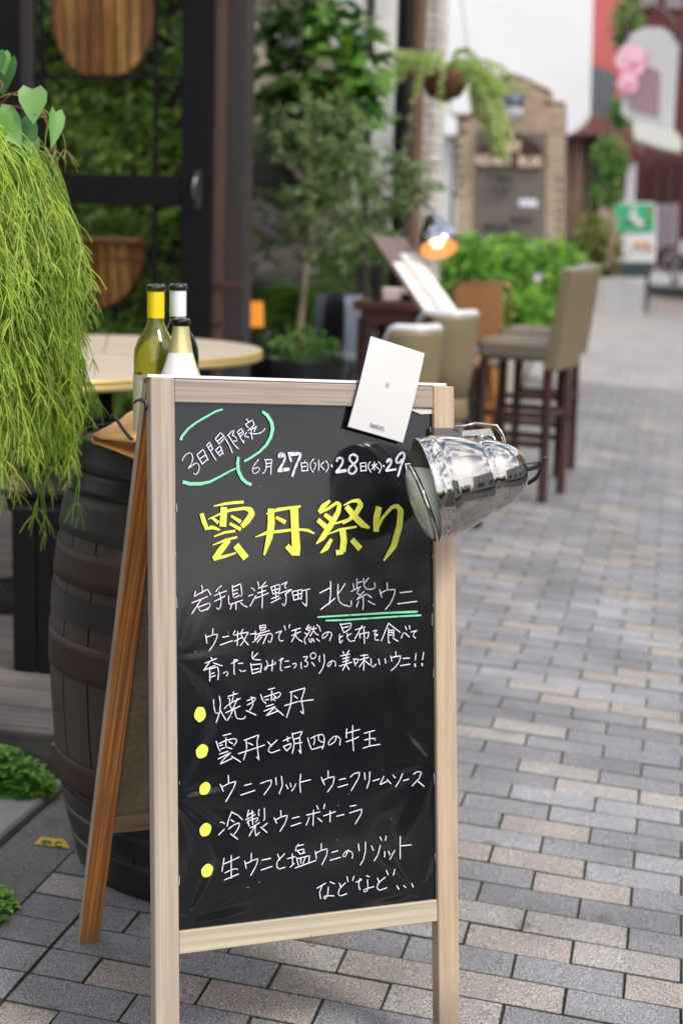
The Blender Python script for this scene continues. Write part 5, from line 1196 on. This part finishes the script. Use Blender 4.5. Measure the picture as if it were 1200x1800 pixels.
tubstool(720, 574, 5.75, 'khaki tub back bar stool nearest the lens, just behind the white card', .125, .46, R_(-48))
tubstool(782, 548, 6.55, 'khaki tub back bar stool below the lower end of the slanted menu', .145, .46, R_(-55))

def barstool(px, py, label, rot, backlean=.055, Hs=.78, Hb=1.12, w=.38, D=None, foot=True):
    g = atg(px, py)
    t_ = thing('bar_stool', label, 'bar stool', (0, 0, 0), 'straight backed bar stools facing the table')
    # built facing -X, backrest on the +X side
    mb = MB(); mb.box((0, 0, Hs - .05), (w, w, .10), bev=.022); mb.build('seat', hide2, t_)
    mb = MB(); x0 = w / 2 - .02
    mb.prism([(x0 - .03, -w / 2, Hs - .14), (x0 + .045, -w / 2, Hs - .14), (x0 + .045 + backlean, -w / 2, Hb - .01), (x0 + .03 + backlean, -w / 2, Hb), (x0 - .0 + backlean, -w / 2, Hb), (x0 - .015 + backlean, -w / 2, Hb - .015)], (0, w, 0)); mb.build('backrest', hide, t_, bevel=.012)
    mb = MB(); mb.prism([(x0 + backlean - .012, -w / 2 + .012, Hb + .001), (x0 + backlean + .04, -w / 2 + .012, Hb + .001), (x0 + backlean + .04, -w / 2 + .012, Hb + .006), (x0 + backlean - .012, -w / 2 + .012, Hb + .006)], (0, w - .024, 0)); mb.build('top_seam', edge, t_)
    for sx in (-1, 1):
        for sy in (-1, 1): mb = MB(); mb.bar((sx * (w / 2 - .03), sy * (w / 2 - .03), Hs - .10), (sx * (w / 2 - .025), sy * (w / 2 - .025), 0), .036, .036, bev=.003); mb.build('leg', darkw, t_)
    for z in (.28, .42):
        for s in (-1, 1):
            mb = MB(); mb.bar((-w / 2 + .04, s * (w / 2 - .03), z), (w / 2 - .04, s * (w / 2 - .03), z), .02, .03); mb.build('stretcher', darkw, t_)
        mb = MB(); s = -1 if z < .3 else 1; mb.bar((s * (w / 2 - .03), -w / 2 + .04, z), (s * (w / 2 - .03), w / 2 - .04, z), .02, .03); mb.build('stretcher', darkw, t_)
    return t_
bs = barstool(955, 880, 'khaki high backed bar stool nearest the walkway, back turned to the street', 0)
ca, sa = math.cos(R_(-22)), math.sin(R_(-22))
f0 = atg(952, 884)
def placestool(t_, foot, rot, w=.38):
    o = Vector((w / 2 - .025, -(w / 2 - .025), 0)); c, s = math.cos(rot), math.sin(rot); q = Vector((o.x * c - o.y * s, o.x * s + o.y * c, 0))
    t_.location = (foot.x - q.x, foot.y - q.y, foot.z); t_.rotation_euler = (0, 0, rot)
placestool(bs, f0, R_(-11))
b2 = copy_tree(bs); b2['label'] = 'second khaki high backed bar stool, mostly hidden behind the one nearest the walkway'
placestool(b2, atg(978, 838), R_(-9))

# caramel folding chair
fc = aty(850, 560, 8.3)
fch = thing('folding_chair', 'folding chair with rounded caramel brown back panel near the green hedge', 'chair', (fc.x, fc.y, gz(fc.x, 0)))
car = mat('caramel_panel', (.34, .16, .06), .4, noise=(6, (.28, .13, .05), .6, (1, 1, 1))); cf = mat('copper_tube', (.30, .15, .08), .3, .6)
def FP(px, py, dy=0): return aty(px, py, 8.3 + dy)
def rrect(x0, y0, x1, y1, r, n=5):
    P = []
    for cx_, cy_, a0 in ((x1 - r, y0 + r, -90), (x1 - r, y1 - r, 0), (x0 + r, y1 - r, 90), (x0 + r, y0 + r, 180)):
        for k in range(n + 1): a = R_(a0 + 90 * k / n); P.append((cx_ + r * math.cos(a), cy_ + r * math.sin(a)))
    return P
mb = MB(); mb.prism([FP(x, y) for x, y in rrect(798, 500, 884, 603, 12)], (0, .02, 0)); mb.build('backrest', car, fch, bevel=.004)
mb = MB(); mb.tube([FP(x, y, .01) for x, y in rrect(795, 497, 896, 606, 14)], .009, 8, closed=True); mb.build('back_tube', cf, fch)
mb = MB(); mb.prism([FP(x, y, d) for x, y, d in ((812, 640, 0), (886, 640, 0), (880, 625, .35), (815, 625, .35))], (0, 0, -.02)); mb.build('seat', car, fch, bevel=.004)
for (x0, y0, x1, y1, d0, d1) in ((800, 600, 826, 780, 0, .35), (888, 600, 862, 780, 0, .35), (832, 600, 860, 748, .3, -.02), (856, 600, 872, 775, .3, -.05)):
    mb = MB(); a = FP(x0, y0, d0); b_ = FP(x1, y1, d1); b_.z = gz(b_.x, 0) ; mb.tube([a, b_], .010, 8); mb.build('leg', cf, fch)
mb = MB(); mb.tube([FP(815, 700, .2), FP(870, 700, .2)], .008, 8); mb.build('crossbar', cf, fch)
# crates and boxes low under the tables
for (px, py, y, w_, h_, m_, lb, nm) in ((868, 690, 9.3, .10, .52, mat('orange_plank', (.50, .22, .05), .6), 'orange brown plank leaning behind the bar stool legs', 'plank_board'), (893, 690, 9.6, .10, .55, mat('cream_plank', (.60, .54, .44), .7), 'cream board leaning behind the bar stool legs', 'cream_board'), (845, 690, 9.4, .16, .50, mat('dark_plank', (.08, .06, .05), .7), 'dark box behind the bar stool legs', 'dark_box')):
    c = aty(px, py, y); z0 = gz(c.x, 0); mb = MB(); mb.box((c.x, y, z0 + h_ / 2), (w_, .05, h_), bev=.004); tag(mb.build(nm, m_), lb, 'board' if 'box' not in nm else 'box')

# small weed in the paving joints
mb = MB(); wv = [leafmat('moss', (.07, .18, .03))]
for cx_, cy_, s_2 in ((913, 783, .05), (930, 786, .02)):
    g = atg(cx_, cy_)
    for q in range(60): mb.leaf((g.x + rnd(-s_2, s_2), g.y + rnd(-s_2, s_2), g.z + rnd(0, .02)), Vector((rnd(-1, 1), rnd(-1, 1), .4)), Vector((0, 0, 1)), .018, .012, 0)
tag(mb.build('moss_tuft', wv), 'tiny tufts of moss and weed in the joints of the pavement', 'moss', kind='stuff')

# ------------------------------------------------------------------ hedge
hm = [leafmat('hedge_a', (.17, .40, .035), .45), leafmat('hedge_b', (.27, .52, .07), .45), leafmat('hedge_c', (.06, .17, .02), .35)]
def shrub(label, px, py, y, rpx, rpy, n, ln, mats, ry=.5, name='shrub', group=None, cat='shrub'):
    c = aty(px, py, y); k = (c - EYE).length / FPX; z0 = gz(c.x, 0)
    t_ = thing(name, label, cat, (c.x, c.y, z0), group)
    mb, _ = bush('', '', '', c.x, c.y, c.z, rpx * k, ry, rpy * k, n, ln, mats, lumps=16); mb.build('foliage', mats, t_, kind='stuff')
    mb = MB()
    for i in range(5): a = i * 1.26; mb.tube([(c.x, c.y, z0), (c.x + math.cos(a) * rpx * k * .3, c.y + math.sin(a) * ry * .3, (c.z + z0) / 2), (c.x + math.cos(a) * rpx * k * .6, c.y + math.sin(a) * ry * .6, c.z + rpy * k * .4)], [.02, .013, .005], 6)
    mb.build('stem', bark, t_); return t_
shrub('bright green leafy shrub directly behind the lit lamp and the folding chair', 830, 500, 12.2, 80, 82, 2200, .085, hm, group='shrubs in front of the brick sign')
shrub('bright green leafy shrub in front of the middle of the brick sign', 905, 502, 12.6, 80, 84, 2600, .085, hm, group='shrubs in front of the brick sign')
shrub('bright green leafy shrub at the right, behind the stool backs', 975, 495, 13.2, 60, 70, 1700, .085, hm, group='shrubs in front of the brick sign')
shrub('low bright green shrub between the folding chair and the stool seat', 915, 560, 11.2, 70, 46, 1200, .08, hm, ry=.4, group='shrubs in front of the brick sign')
fl = aty(945, 487, 11.9); mb = MB()
for i in range(5): a = i * 1.257; mb.leaf(tuple(fl), Vector((math.cos(a), -.2, math.sin(a))), Vector((0, -1, 0)), .04, .035, 0)
tag(mb.build('flower', mat('flower_white', (.75, .70, .80), .6)), 'single pale flower on the green shrubs', 'flower')

# ------------------------------------------------------------------ brick sign pillar
YS = 16.5
def S(px, py, dy=0): return aty(px, py, YS + dy)
bp = thing('brick_sign', 'tan brick sign wall with stepped gable and dark name board', 'sign wall', tuple(S(900, 560)))
outline = [(800, 585), (803, 205), (826, 205), (828, 168), (868, 150), (897, 131), (935, 145), (966, 162), (968, 183), (990, 184), (987, 585)]
groutm = mat('brick_mortar', (.24, .185, .14), .9); 
mb = MB(); mb.prism([S(x, y, .03) for x, y in outline], (0, .45, 0)); mb.build('wall_core', groutm, bp)
def inside(x, y):
    c = False; n = len(outline)
    for i in range(n):
        x0_, y0_ = outline[i]; x1_, y1_ = outline[(i + 1) % n]
        if (y0_ > y) != (y1_ > y) and x < (x1_ - x0_) * (y - y0_) / (y1_ - y0_) + x0_: c = not c
    return c
brm = [mat('tan_brick_%d' % i, c, .8) for i, c in enumerate([(.50, .385, .27), (.54, .42, .30), (.45, .34, .24), (.52, .40, .28)])]
mb = MB(); kk = (S(900, 400) - EYE).y / FPX; row = 0; y_ = 133
while y_ < 440:
    off = 11 if row % 2 else 0
    x_ = 790 + off
    while x_ < 1000:
        a, b_ = x_ + .8, x_ + 20.6; ym = y_ + 4
        a = max(a, 801); b_ = min(b_, 990)
        if b_ - a > 5 and inside(a + 1, ym + 2) and inside(b_ - 1, ym + 2) and inside(a + 1, ym - 2) and inside(b_ - 1, ym - 2) and not (840 < (a + b_) / 2 < 952 and ym > 245):
            P0, P1 = S(a, ym + 3.5), S(b_, ym - 3.5); d = rnd(0, .003); mb.box(((P0.x + P1.x) / 2, YS + .02 - d / 2, (P0.z + P1.z) / 2), (P1.x - P0.x, .04 + d, P1.z - P0.z), mi=random.randrange(4))
        x_ += 22
    y_ += 8.6; row += 1
mb.build('bricks', brm, bp, kind='stuff')
for (a, b_) in (((797, 203), (830, 203)), ((826, 166), (868, 148)), ((866, 150), (898, 130)), ((896, 130), (936, 144)), ((934, 145), (968, 161)), ((965, 182), (992, 182))):
    mb = MB(); mb.bar(S(*a, .235), S(*b_, .235), .48, .022, up=(0, 0, 1)); mb.build('coping', mat('coping_stone', (.38, .28, .20), .8), bp)
mb = MB(); mb.prism([S(x, y, -.03) for x, y in ((830, 600), (838, 232), (960, 232), (955, 600))], (0, .05, 0)); mb.build('name_board', mat('taupe_board', (.15, .125, .11), .45), bp)
arc = [(836, 288)] + [(898 + 62 * math.cos(R_(180 - k * 7.5)), 288 - 52 * math.sin(R_(180 - k * 7.5)) ) for k in range(1, 24)] + [(958, 290)]
mb = MB(); mb.prism([S(x, y, -.07) for x, y in arc], (0, .04, 0)); mb.build('arch_plate', mat('maroon_plate', (.045, .018, .016), .4), bp)
crm = mat('cream_letters', (.70, .55, .40), .5)
def signtext(txt, x0, x1, y0, y1, m, parent, slope=0, r=.010):
    mb = MB(); n = len(txt); w_ = (x1 - x0) / n
    for i, ch in enumerate(txt):
        for s in LT.get(ch, []):
            P = [S(x0 + i * w_ + x * w_ * .72, y0 + (y1 - y0) * y + slope * (i * w_), -.078) for x, y in s]
            for a, b_ in zip(P, P[1:]): mb.bar(a, b_, r * 2, .01, up=(0, 1, 0))
    return mb.build('lettering', m, parent)
signtext('MARY', 868, 918, 247, 266, crm, bp, .03, .016); signtext('KOMAKI BLDG', 838, 955, 272, 288, crm, bp, .03, .013)
signtext('TIMELL', 858, 905, 308, 316, M['dark'], bp, .03, .007); signtext('FLOOR', 860, 900, 328, 336, mat('sign_dim', (.07, .06, .055), .6), bp, 0, .006); signtext('MAPLE', 898, 938, 382, 391, M['dark'], bp, 0, .007); signtext('HEALTH', 850, 892, 394, 403, M['dark'], bp, 0, .009)
mb = MB(); mb.prism([S(x, y, -.04) for x, y in ((912, 349), (944, 350), (944, 364), (912, 362))], (0, .01, 0)); mb.build('white_plate', mat('white_plate', (.70, .68, .75), .5), bp)
gl_ = S(898, 188, -.16); kq = YS / FPX
mb = MB(); mb.lathe([(.001, .165), (.07, .155), (.125, .11), (.14, .03), (.14, .0)], 28, tuple(gl_)); mb.build('lamp_cap', mat('navy_cap', (.05, .07, .12), .35), bp)
mb = MB(); mb.lathe([(.135, .0), (.13, -.06), (.09, -.12), (.001, -.145)], 28, tuple(gl_)); mb.build('lamp_globe', mat('opal_globe', (.60, .62, .60), .25), bp)
mb = MB(); mb.tube([gl_ + Vector((0, .16, .05)), gl_ + Vector((0, .05, .08))], .03, 8); mb.build('lamp_arm', M['black_paint'], bp)

# ------------------------------------------------------------------ white building behind the brick sign
YW = 27.0
def Wp(px, py, dy=0): return aty(px, py, YW + dy)
wb = thing('white_building', 'plain white building whose upper storey overhangs, behind the brick sign', 'building', tuple(Wp(900, 500)))
wl_ = [(740, 236), (985, 236), (1003, 234), (1018, 226), (1030, 216), (1037, 204), (1052, -330), (740, -330)]
mb = MB(); mb.prism([Wp(x, y) for x, y in wl_], (-.9, 7, 0)); mb.build('upper_wall', mat('white_render', (.80, .80, .81), .7, noise=(.8, (.74, .74, .75), .6, (1, 1, 1))), wb)
mb = MB(); mb.prism([Wp(x, y, .35) for x, y in ((740, 600), (740, 236), (800, 236), (800, 600))], (0, .1, 0)); mb.build('ground_floor_panel', mat('pale_grey_panel', (.42, .42, .38), .7), wb)
for px in (765, 776, 790, 799):
    mb = MB(); a, b_ = Wp(px - 2, 236, .3), Wp(px + 2, 500, .3); mb.box(((a.x + b_.x) / 2, a.y, (a.z + b_.z) / 2), (b_.x - a.x, .06, a.z - b_.z)); mb.build('panel_mullion', mat('panel_bar', (.55, .56, .55), .6), wb)
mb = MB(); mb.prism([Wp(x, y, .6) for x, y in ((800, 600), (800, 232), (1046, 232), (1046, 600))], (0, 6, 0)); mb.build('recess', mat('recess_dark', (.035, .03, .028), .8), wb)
for px in range(1000, 1046, 7):
    mb = MB(); a, b_ = Wp(px + rnd(-2, 2), 240, .45), Wp(px - rnd(0, 12), 470, .45); mb.tube([a, b_], rnd(.015, .035), 6); mb.build('bamboo_pole', mat('pole_%d' % px, random.choice([(.20, .14, .09), (.10, .11, .06), (.33, .20, .15)]), .7), wb)

# ------------------------------------------------------------------ red building, awnings, signs farther along
YR = 28.0
def Rp(px, py, dy=0): return aty(px, py, YR + dy)
rb = thing('pink_red_building', 'narrow pinkish red building front with grey sign panel beside the white building', 'building', tuple(Rp(1065, 500)))
mb = MB(); mb.prism([Rp(x, y) for x, y in ((1036, 540), (1044, -420), (1090, -420), (1083, 540))], (0, 6, 0)); mb.build('wall', mat('pink_red_wall', (.52, .13, .13), .7), rb)
mb = MB(); mb.prism([Rp(x, y, -.25) for x, y in ((1030, 206), (1034, 112), (1052, 118), (1080, 128), (1078, 206))], (0, .2, 0)); mb.build('grey_panel', mat('slate_panel', (.11, .125, .15), .6), rb)
mb = MB(); mb.prism([Rp(x, y, -1.0) for x, y in ((1030, 204), (1082, 204), (1118, 236), (1128, 262), (1128, 272), (1118, 262), (1066, 236), (1000, 238))], (0, 1.0, .1)); mb.build('brown_awning', mat('awning_brown', (.16, .07, .055), .7), rb)
mb = MB(); mb.prism([Rp(x, y, -.1) for x, y in ((1042, 500), (1044, 262), (1105, 262), (1102, 500))], (0, .1, 0)); mb.build('shop_front', mat('shopfront_rose', (.32, .18, .16), .7), rb)
for px, c in ((1062, (.5, .35, .33)), (1101, (.62, .58, .66)), (1084, (.35, .14, .12))):
    mb = MB(); a, b_ = Rp(px - 5, 285, -.2), Rp(px + 5, 500, -.2); mb.box(((a.x + b_.x) / 2, a.y, (a.z + b_.z) / 2), (b_.x - a.x, .08, a.z - b_.z)); mb.build('shopfront_post', mat('sp_%d' % px, c, .6), rb)
db = thing('maroon_building', 'dark maroon building at the far right end of the street', 'building', tuple(aty(1160, 480, 34)))
def Dp(px, py, dy=0): return aty(px, py, 34 + dy)
mb = MB(); mb.prism([Dp(x, y) for x, y in ((1090, 470), (1092, -500), (1330, -500), (1330, 486))], (0, 8, 0)); mb.build('wall', mat('maroon_wall', (.105, .035, .038), .7), db)
for r_ in range(6):
    for c_ in range(2):
        mb = MB(); a = Dp(1126 + c_ * 44, -330 + r_ * 62, -.06); b_ = Dp(1156 + c_ * 44, -296 + r_ * 62, -.06); mb.prism([a, (b_.x, a.y, a.z), b_, (a.x, a.y, b_.z)], (0, .06, 0)); mb.build('window', mat('window_grey', (.25, .24, .26), .3) if (r_ + c_) == 0 else bpy.data.materials['window_grey'], db)
for px in (1118, 1150, 1172, 1194):
    mb = MB(); a, b_ = Dp(px, 280, -.08), Dp(px + 3, 480, -.08); mb.box(((a.x + b_.x) / 2, a.y, (a.z + b_.z) / 2), (b_.x - a.x, .05, a.z - b_.z)); mb.build('wall_strip', mat('maroon_dark_%d' % px, (.05, .02, .022), .7), db)
# projecting white sign with pink blossoms
ws = thing('hanging_shop_sign', 'white arched shop sign with a pink flower picture, hanging out over the far pavement', 'sign', tuple(aty(1140, 140, 24)))
def Hp(px, py, dy=0): return aty(px, py, 24 + dy)
arch = [(1092, 200), (1094, 85), (1108, 58), (1135, 46), (1165, 48), (1185, 62), (1193, 78), (1183, 232), (1145, 222)]
mb = MB(); mb.prism([Hp(x, y) for x, y in arch], (0, .2, 0)); mb.build('sign_panel', mat('sign_white', (.48, .48, .49), .5), ws)
mb = MB(); mb.prism([Hp(x, y, -.02) for x, y in ((1130, 120), (1150, 118), (1160, 128), (1158, 205), (1105, 190), (1103, 150))], (0, .02, 0)); mb.build('mauve_patch', mat('mauve', (.28, .17, .20), .6), ws)
mb = MB(); mb.prism([Hp(x, y, -.025) for x, y in ((1140, 60), (1142, 118), (1118, 110), (1112, 70))], (0, .02, 0)); mb.build('grey_patch', mat('sign_grey', (.48, .49, .48), .6), ws)
pk = [mat('blossom_pink', (.70, .24, .38), .6), mat('blossom_light', (.80, .45, .55), .6)]
for (cx_, cy_, r_) in ((1110, 105, 30), (1104, 145, 20)):
    mb = MB(); 
    for i in range(6): 
        a = i * 1.05; q = [(cx_ + r_ * .45 * math.cos(a) + r_ * .55 * math.cos(b_), cy_ + r_ * .45 * math.sin(a) + r_ * .55 * math.sin(b_)) for b_ in [k * .628 for k in range(10)]]; mb.prism([Hp(x, y, -.05 - i * .008) for x, y in q], (0, .006, 0), mi=i % 2 if i < 4 else 1)
    mb.build('blossom_picture', pk, ws)
mb = MB(); mb.tube([Hp(1100, 70), Hp(1112, 20), Hp(1150, 8), Hp(1180, 30), Hp(1190, 70)], .03, 8); mb.build('bracket', mat('bracket_iron', (.10, .05, .05), .5), ws)
aw = thing('white_awning', 'small white awning below the hanging flower sign', 'awning', tuple(Hp(1155, 235)))
mb = MB(); mb.prism([Hp(x, y, -.5) for x, y in ((1112, 216), (1118, 212), (1188, 230), (1199, 246), (1196, 266), (1160, 258), (1114, 242))], (0, .9, 0)); mb.build('canopy', mat('awning_white', (.62, .62, .58), .6), aw)
mb = MB(); mb.prism([Hp(x, y, -.3) for x, y in ((1095, 202), (1110, 196), (1160, 210), (1175, 226), (1112, 214))], (0, .5, 0)); mb.build('grille', mat('awning_grey', (.35, .37, .37), .6), aw)
mb = MB()
for i in range(8): mb.bar(Hp(1104 + i * 9, 200 + i * 3, -.32), Hp(1106 + i * 9, 212 + i * 3, -.32), .02, .02)
mb.build('bars', M['steel'], aw)
gm2 = [leafmat('far_leaf_a', (.12, .28, .05), .4), leafmat('far_leaf_b', (.20, .36, .08), .4), leafmat('far_leaf_c', (.05, .13, .03), .3)]
def clump(label, px, py, y, rx, ry_, n, ln, cat='plant', name='foliage_clump', mats=gm2):
    c = aty(px, py, y); k = y / FPX; mb, _ = bush('', '', '', c.x, c.y, c.z, rx * k, .4, ry_ * k, n, ln, mats, lumps=10); o = mb.build(name, mats); return tag(o, label, cat)
clump('spray of green leaves above the pink flower sign', 1100, 38, 24.9, 20, 42, 300, .16); clump('green creeper below the pink flowers, beside the grey grille', 1090, 196, 24.9, 15, 20, 220, .13)
pt = thing('topiary_pine', 'small pine with three rounded green tiers near the far shop front', 'tree', tuple(aty(1075, 480, 22)))
for (px, py, rx, ry_) in ((1072, 268, 26, 22), (1078, 300, 20, 16), (1068, 338, 26, 20)):
    c = aty(px, py, 22); k = 22 / FPX; mb, _ = bush('', '', '', c.x, c.y, c.z, rx * k, .25, ry_ * k, 260, .11, gm2, lumps=8); mb.build('foliage_tier', gm2, pt)
mb = MB(); mb.tube([aty(1070, 470, 22), aty(1080, 390, 22), aty(1064, 330, 22), aty(1078, 280, 22)], [.05, .04, .035, .02], 8); mb.build('trunk', bark, pt)
ym = [leafmat('olive_yellow_a', (.22, .24, .05), .4), leafmat('olive_yellow_b', (.30, .30, .08), .4), leafmat('olive_yellow_c', (.10, .13, .03), .3)]
shrub('yellowish green upright shrub growing in the concrete planter', 1045, 435, 25.5, 42, 55, 1100, .15, ym, ry=.5)
# concrete planter
cp = atg(1085, 556)
pl_ = thing('concrete_planter', 'long pale concrete planter box at the edge of the far pavement', 'planter', (cp.x, 25.5, gz(cp.x, 0)))
x0, x1 = aty(1022, 500, 25).x, aty(1131, 500, 25).x; zt = aty(1080, 489, 25).z; zg = gz(x0, 0)
cmat = mat('planter_concrete', (.42, .42, .42), .85, noise=(3, (.33, .33, .32), .6, (1, 1, 1)))
for (cx_, cy_, sx, sy) in (((x0 + x1) / 2, 25.05, x1 - x0, .1), ((x0 + x1) / 2, 26.0, x1 - x0, .1), (x0 + .05, 25.52, .1, .84), (x1 - .05, 25.52, .1, .84)):
    mb = MB(); mb.box((cx_, cy_, (zt + zg - .1) / 2), (sx, sy, zt - zg + .1), bev=.01); mb.build('side', cmat, pl_)
mb = MB(); mb.box(((x0 + x1) / 2, 25.52, zt - .06), (x1 - x0 - .2, .84, .04)); mb.build('soil', M['joint'], pl_)
# green and white standing sign
gs = thing('standing_sign', 'green and white standing shop sign with food pictures on a dark base', 'sign', tuple(aty(1112, 505, 28)))
def Gp(px, py, dy=0): return aty(px, py, 26.8 + dy)
mb = MB(); mb.prism([Gp(x, y) for x, y in rrect(1074, 355, 1152, 460, 7)], (0, .12, 0)); mb.build('panel', mat('sign_panel_white', (.72, .74, .74), .4), gs)
mb = MB(); mb.prism([Gp(x, y, -.02) for x, y in ((1078, 358), (1150, 358), (1149, 407), (1076, 408))], (0, .02, 0)); mb.build('green_field', mat('sign_green', (.05, .42, .20), .5), gs)
sm2 = [mat('food_white', (.7, .7, .68), .5), mat('food_orange', (.62, .26, .06), .5), mat('food_red', (.45, .10, .08), .5), mat('food_dark', (.10, .12, .06), .5)]
mb = MB()
for (cx_, cy_, r_, mi) in ((1113, 382, 9, 0), (1104, 388, 6, 3), (1124, 392, 8, 0), (1142, 370, 5, 2), (1136, 392, 6, 3), (1113, 368, 6, 0), (1120, 430, 7, 1), (1135, 428, 6, 1), (1142, 436, 5, 2), (1093, 428, 5, 0), (1090, 418, 4, 1)):
    mb = MB(); mb.prism([Gp(cx_ + r_ * math.cos(a), cy_ + r_ * .8 * math.sin(a), -.04) for a in [k * .628 for k in range(10)]], (0, .012, 0)); mb.build('food_picture', sm2[mi], gs)
mb = MB()
for x in (1084, 1091, 1099): mb.bar(Gp(x, 446, -.03), Gp(x + 5, 446, -.03), .03, .01, up=(0, 1, 0))
mb.build('print', sm2[3], gs)
mb = MB(); P0, P1 = Gp(1092, 458), Gp(1140, 515); mb.box(((P0.x + P1.x) / 2, 26.95, (P0.z + gz(P0.x, 0)) / 2), (P1.x - P0.x, .3, P0.z - gz(P0.x, 0))); mb.build('base', mat('sign_base', (.03, .06, .065), .5), gs)
# grey notice sign and bicycle
ns = thing('grey_notice_board', 'pale grey lattice notice stand to the right of the green and white sign', 'notice board', tuple(aty(1168, 480, 29)))
def Np(px, py, dy=0): return aty(px, py, 29 + dy)
mb = MB(); mb.prism([Np(x, y) for x, y in ((1154, 358), (1190, 358), (1188, 440), (1152, 440))], (0, .05, 0)); mb.build('panel', mat('notice_grey', (.24, .21, .24), .6), ns)
mb = MB()
for i in range(5): mb.bar(Np(1158 + i * 7, 362, -.02), Np(1157 + i * 7, 436, -.02), .025, .02)
mb.bar(Np(1190, 356, -.02), Np(1186, 480, -.02), .05, .03); mb.bar(Np(1154, 360, -.02), Np(1150, 480, -.02), .05, .03); mb.build('lattice', mat('lattice_white', (.50, .46, .52), .5), ns)
bc = thing('bicycle', 'parked grey bicycle at the far right edge of the street', 'bicycle', tuple(aty(1175, 505, 27)))
def Bp(px, py, dy=0): return aty(px, py, 27 + dy)
for cx_ in (1160, 1212):
    c = Bp(cx_, 474); mb = MB(); mb.tube([c + Vector((math.cos(a) * .32, 0, math.sin(a) * .32)) for a in [k * math.pi / 14 for k in range(28)]], .022, 6, closed=True); mb.build('tyre', M['black_rubber'], bc)
    mb = MB(); 
    for k in range(8): mb.tube([c, c + Vector((math.cos(k * .785) * .31, 0, math.sin(k * .785) * .31))], .004, 4)
    mb.build('spokes', M['steel'], bc)
mb = MB(); fa = [Bp(1160, 474), Bp(1182, 476), Bp(1178, 440), Bp(1204, 438), Bp(1212, 474)]
for a, b_ in ((0, 1), (0, 2), (1, 2), (2, 3), (1, 3), (3, 4)): mb.tube([fa[a], fa[b_]], .02, 6)
mb.build('frame', mat('bike_frame', (.42, .40, .44), .4, .3), bc)
mb = MB(); mb.tube([Bp(1204, 438), Bp(1202, 424), Bp(1196, 420)], .014, 6); mb.build('handlebar', M['steel'], bc)
mb = MB(); mb.box(tuple(Bp(1177, 434)), (.24, .12, .05), bev=.02); mb.build('saddle', M['black_rubber'], bc)
mb = MB(); mb.box(tuple(Bp(1208, 436, -.1)), (.28, .25, .22), bev=.02); mb.build('basket', mat('bike_basket', (.45, .43, .47), .5), bc)

# ------------------------------------------------------------------ facades across the street (they show in the glass and the chrome)
om = [mat('facade_cream', (.55, .47, .36), .8), mat('facade_grey', (.42, .42, .42), .8), mat('facade_brown', (.30, .22, .17), .8)]
wg = mat('far_window', (.10, .12, .15), .1)
for i, (y0, y1, h_, lb) in enumerate(((-2.0, 10, 5.6, 'low grey building across the street from the board'), (10.4, 26, 11, 'brown building across the street beyond the grey one'), (26.5, 60, 13, 'tall cream building across the street at the far end'))):
    m_ = om[(1, 2, 0)[i]]; t_ = thing('facing_building', lb, 'building', (9.5, (y0 + y1) / 2, 0))
    mb = MB(); mb.box((13.0, (y0 + y1) / 2, h_ / 2 - .3), (6, y1 - y0, h_), bev=.05); mb.build('wall', m_, t_)
    yy = y0 + 1
    while yy < y1 - 1.4:
        for fl_ in range(int(h_ / 2.9)):
            mb = MB(); mb.box((9.98, yy + .6, 1.4 + fl_ * 2.9), (.08, 1.2, 1.5)); mb.build('window', wg, t_)
        yy += 2.6

nb = thing('left_light_blocker', 'dark brown block added out of view left of the lens to darken reflections and the left side', 'building', (-5, -5, 0))  # unseen block, added to darken the door glass and the left side
mb = MB(); mb.box((-5.2, -5.4, 1.7), (6.2, 13.6, 3.6), bev=.05); mb.build('wall', mat('left_blocker_wall', (.09, .07, .06), .85, noise=(2, (.06, .05, .045), .6, (1, 1, 1))), nb)
for i in range(5):
    mb = MB(); mb.box((-2.08, -10.6 + i * 2.6, 1.5), (.08, 1.7, 2.3)); mb.build('window', wg, nb)

gh = [leafmat('across_leaf_a', (.035, .06, .02), .2), leafmat('across_leaf_b', (.05, .08, .03), .2)]  # added wall and shrubs, out of view, to darken the board's lower reflection
mb = MB(); mb.box((10.6, -9.4, .45), (.8, 13.6, 1.3), bev=.05); tag(mb.build('reflection_wall', mat('reflection_wall_dark', (.035, .04, .03), .9, noise=(5, (.02, .03, .015), .8, (1, 1, 1)))), 'long dark wall added out of view across the street to darken the board reflection', 'wall')
for i, (y_, h_, r_) in enumerate([(-15.2, 1.9, 1.2), (-13.1, 1.2, 1.1), (-11.2, 2.3, 1.3), (-9.0, 1.3, 1.0), (-7.2, 1.6, 1.1), (-5.2, 1.1, .9), (-3.6, 1.8, 1.0)]):
    mb, _ = bush('', '', '', 10.7, y_, h_ - .2, .8, r_, 1.3, 900, .26, gh, lumps=0); tag(mb.build('reflection_shrub', gh), '%s dark shrub from the near end of the wall added for the board reflection' % 'first second third fourth fifth sixth seventh'.split()[i], 'shrub', 'shrubs added out of view for the board reflection')
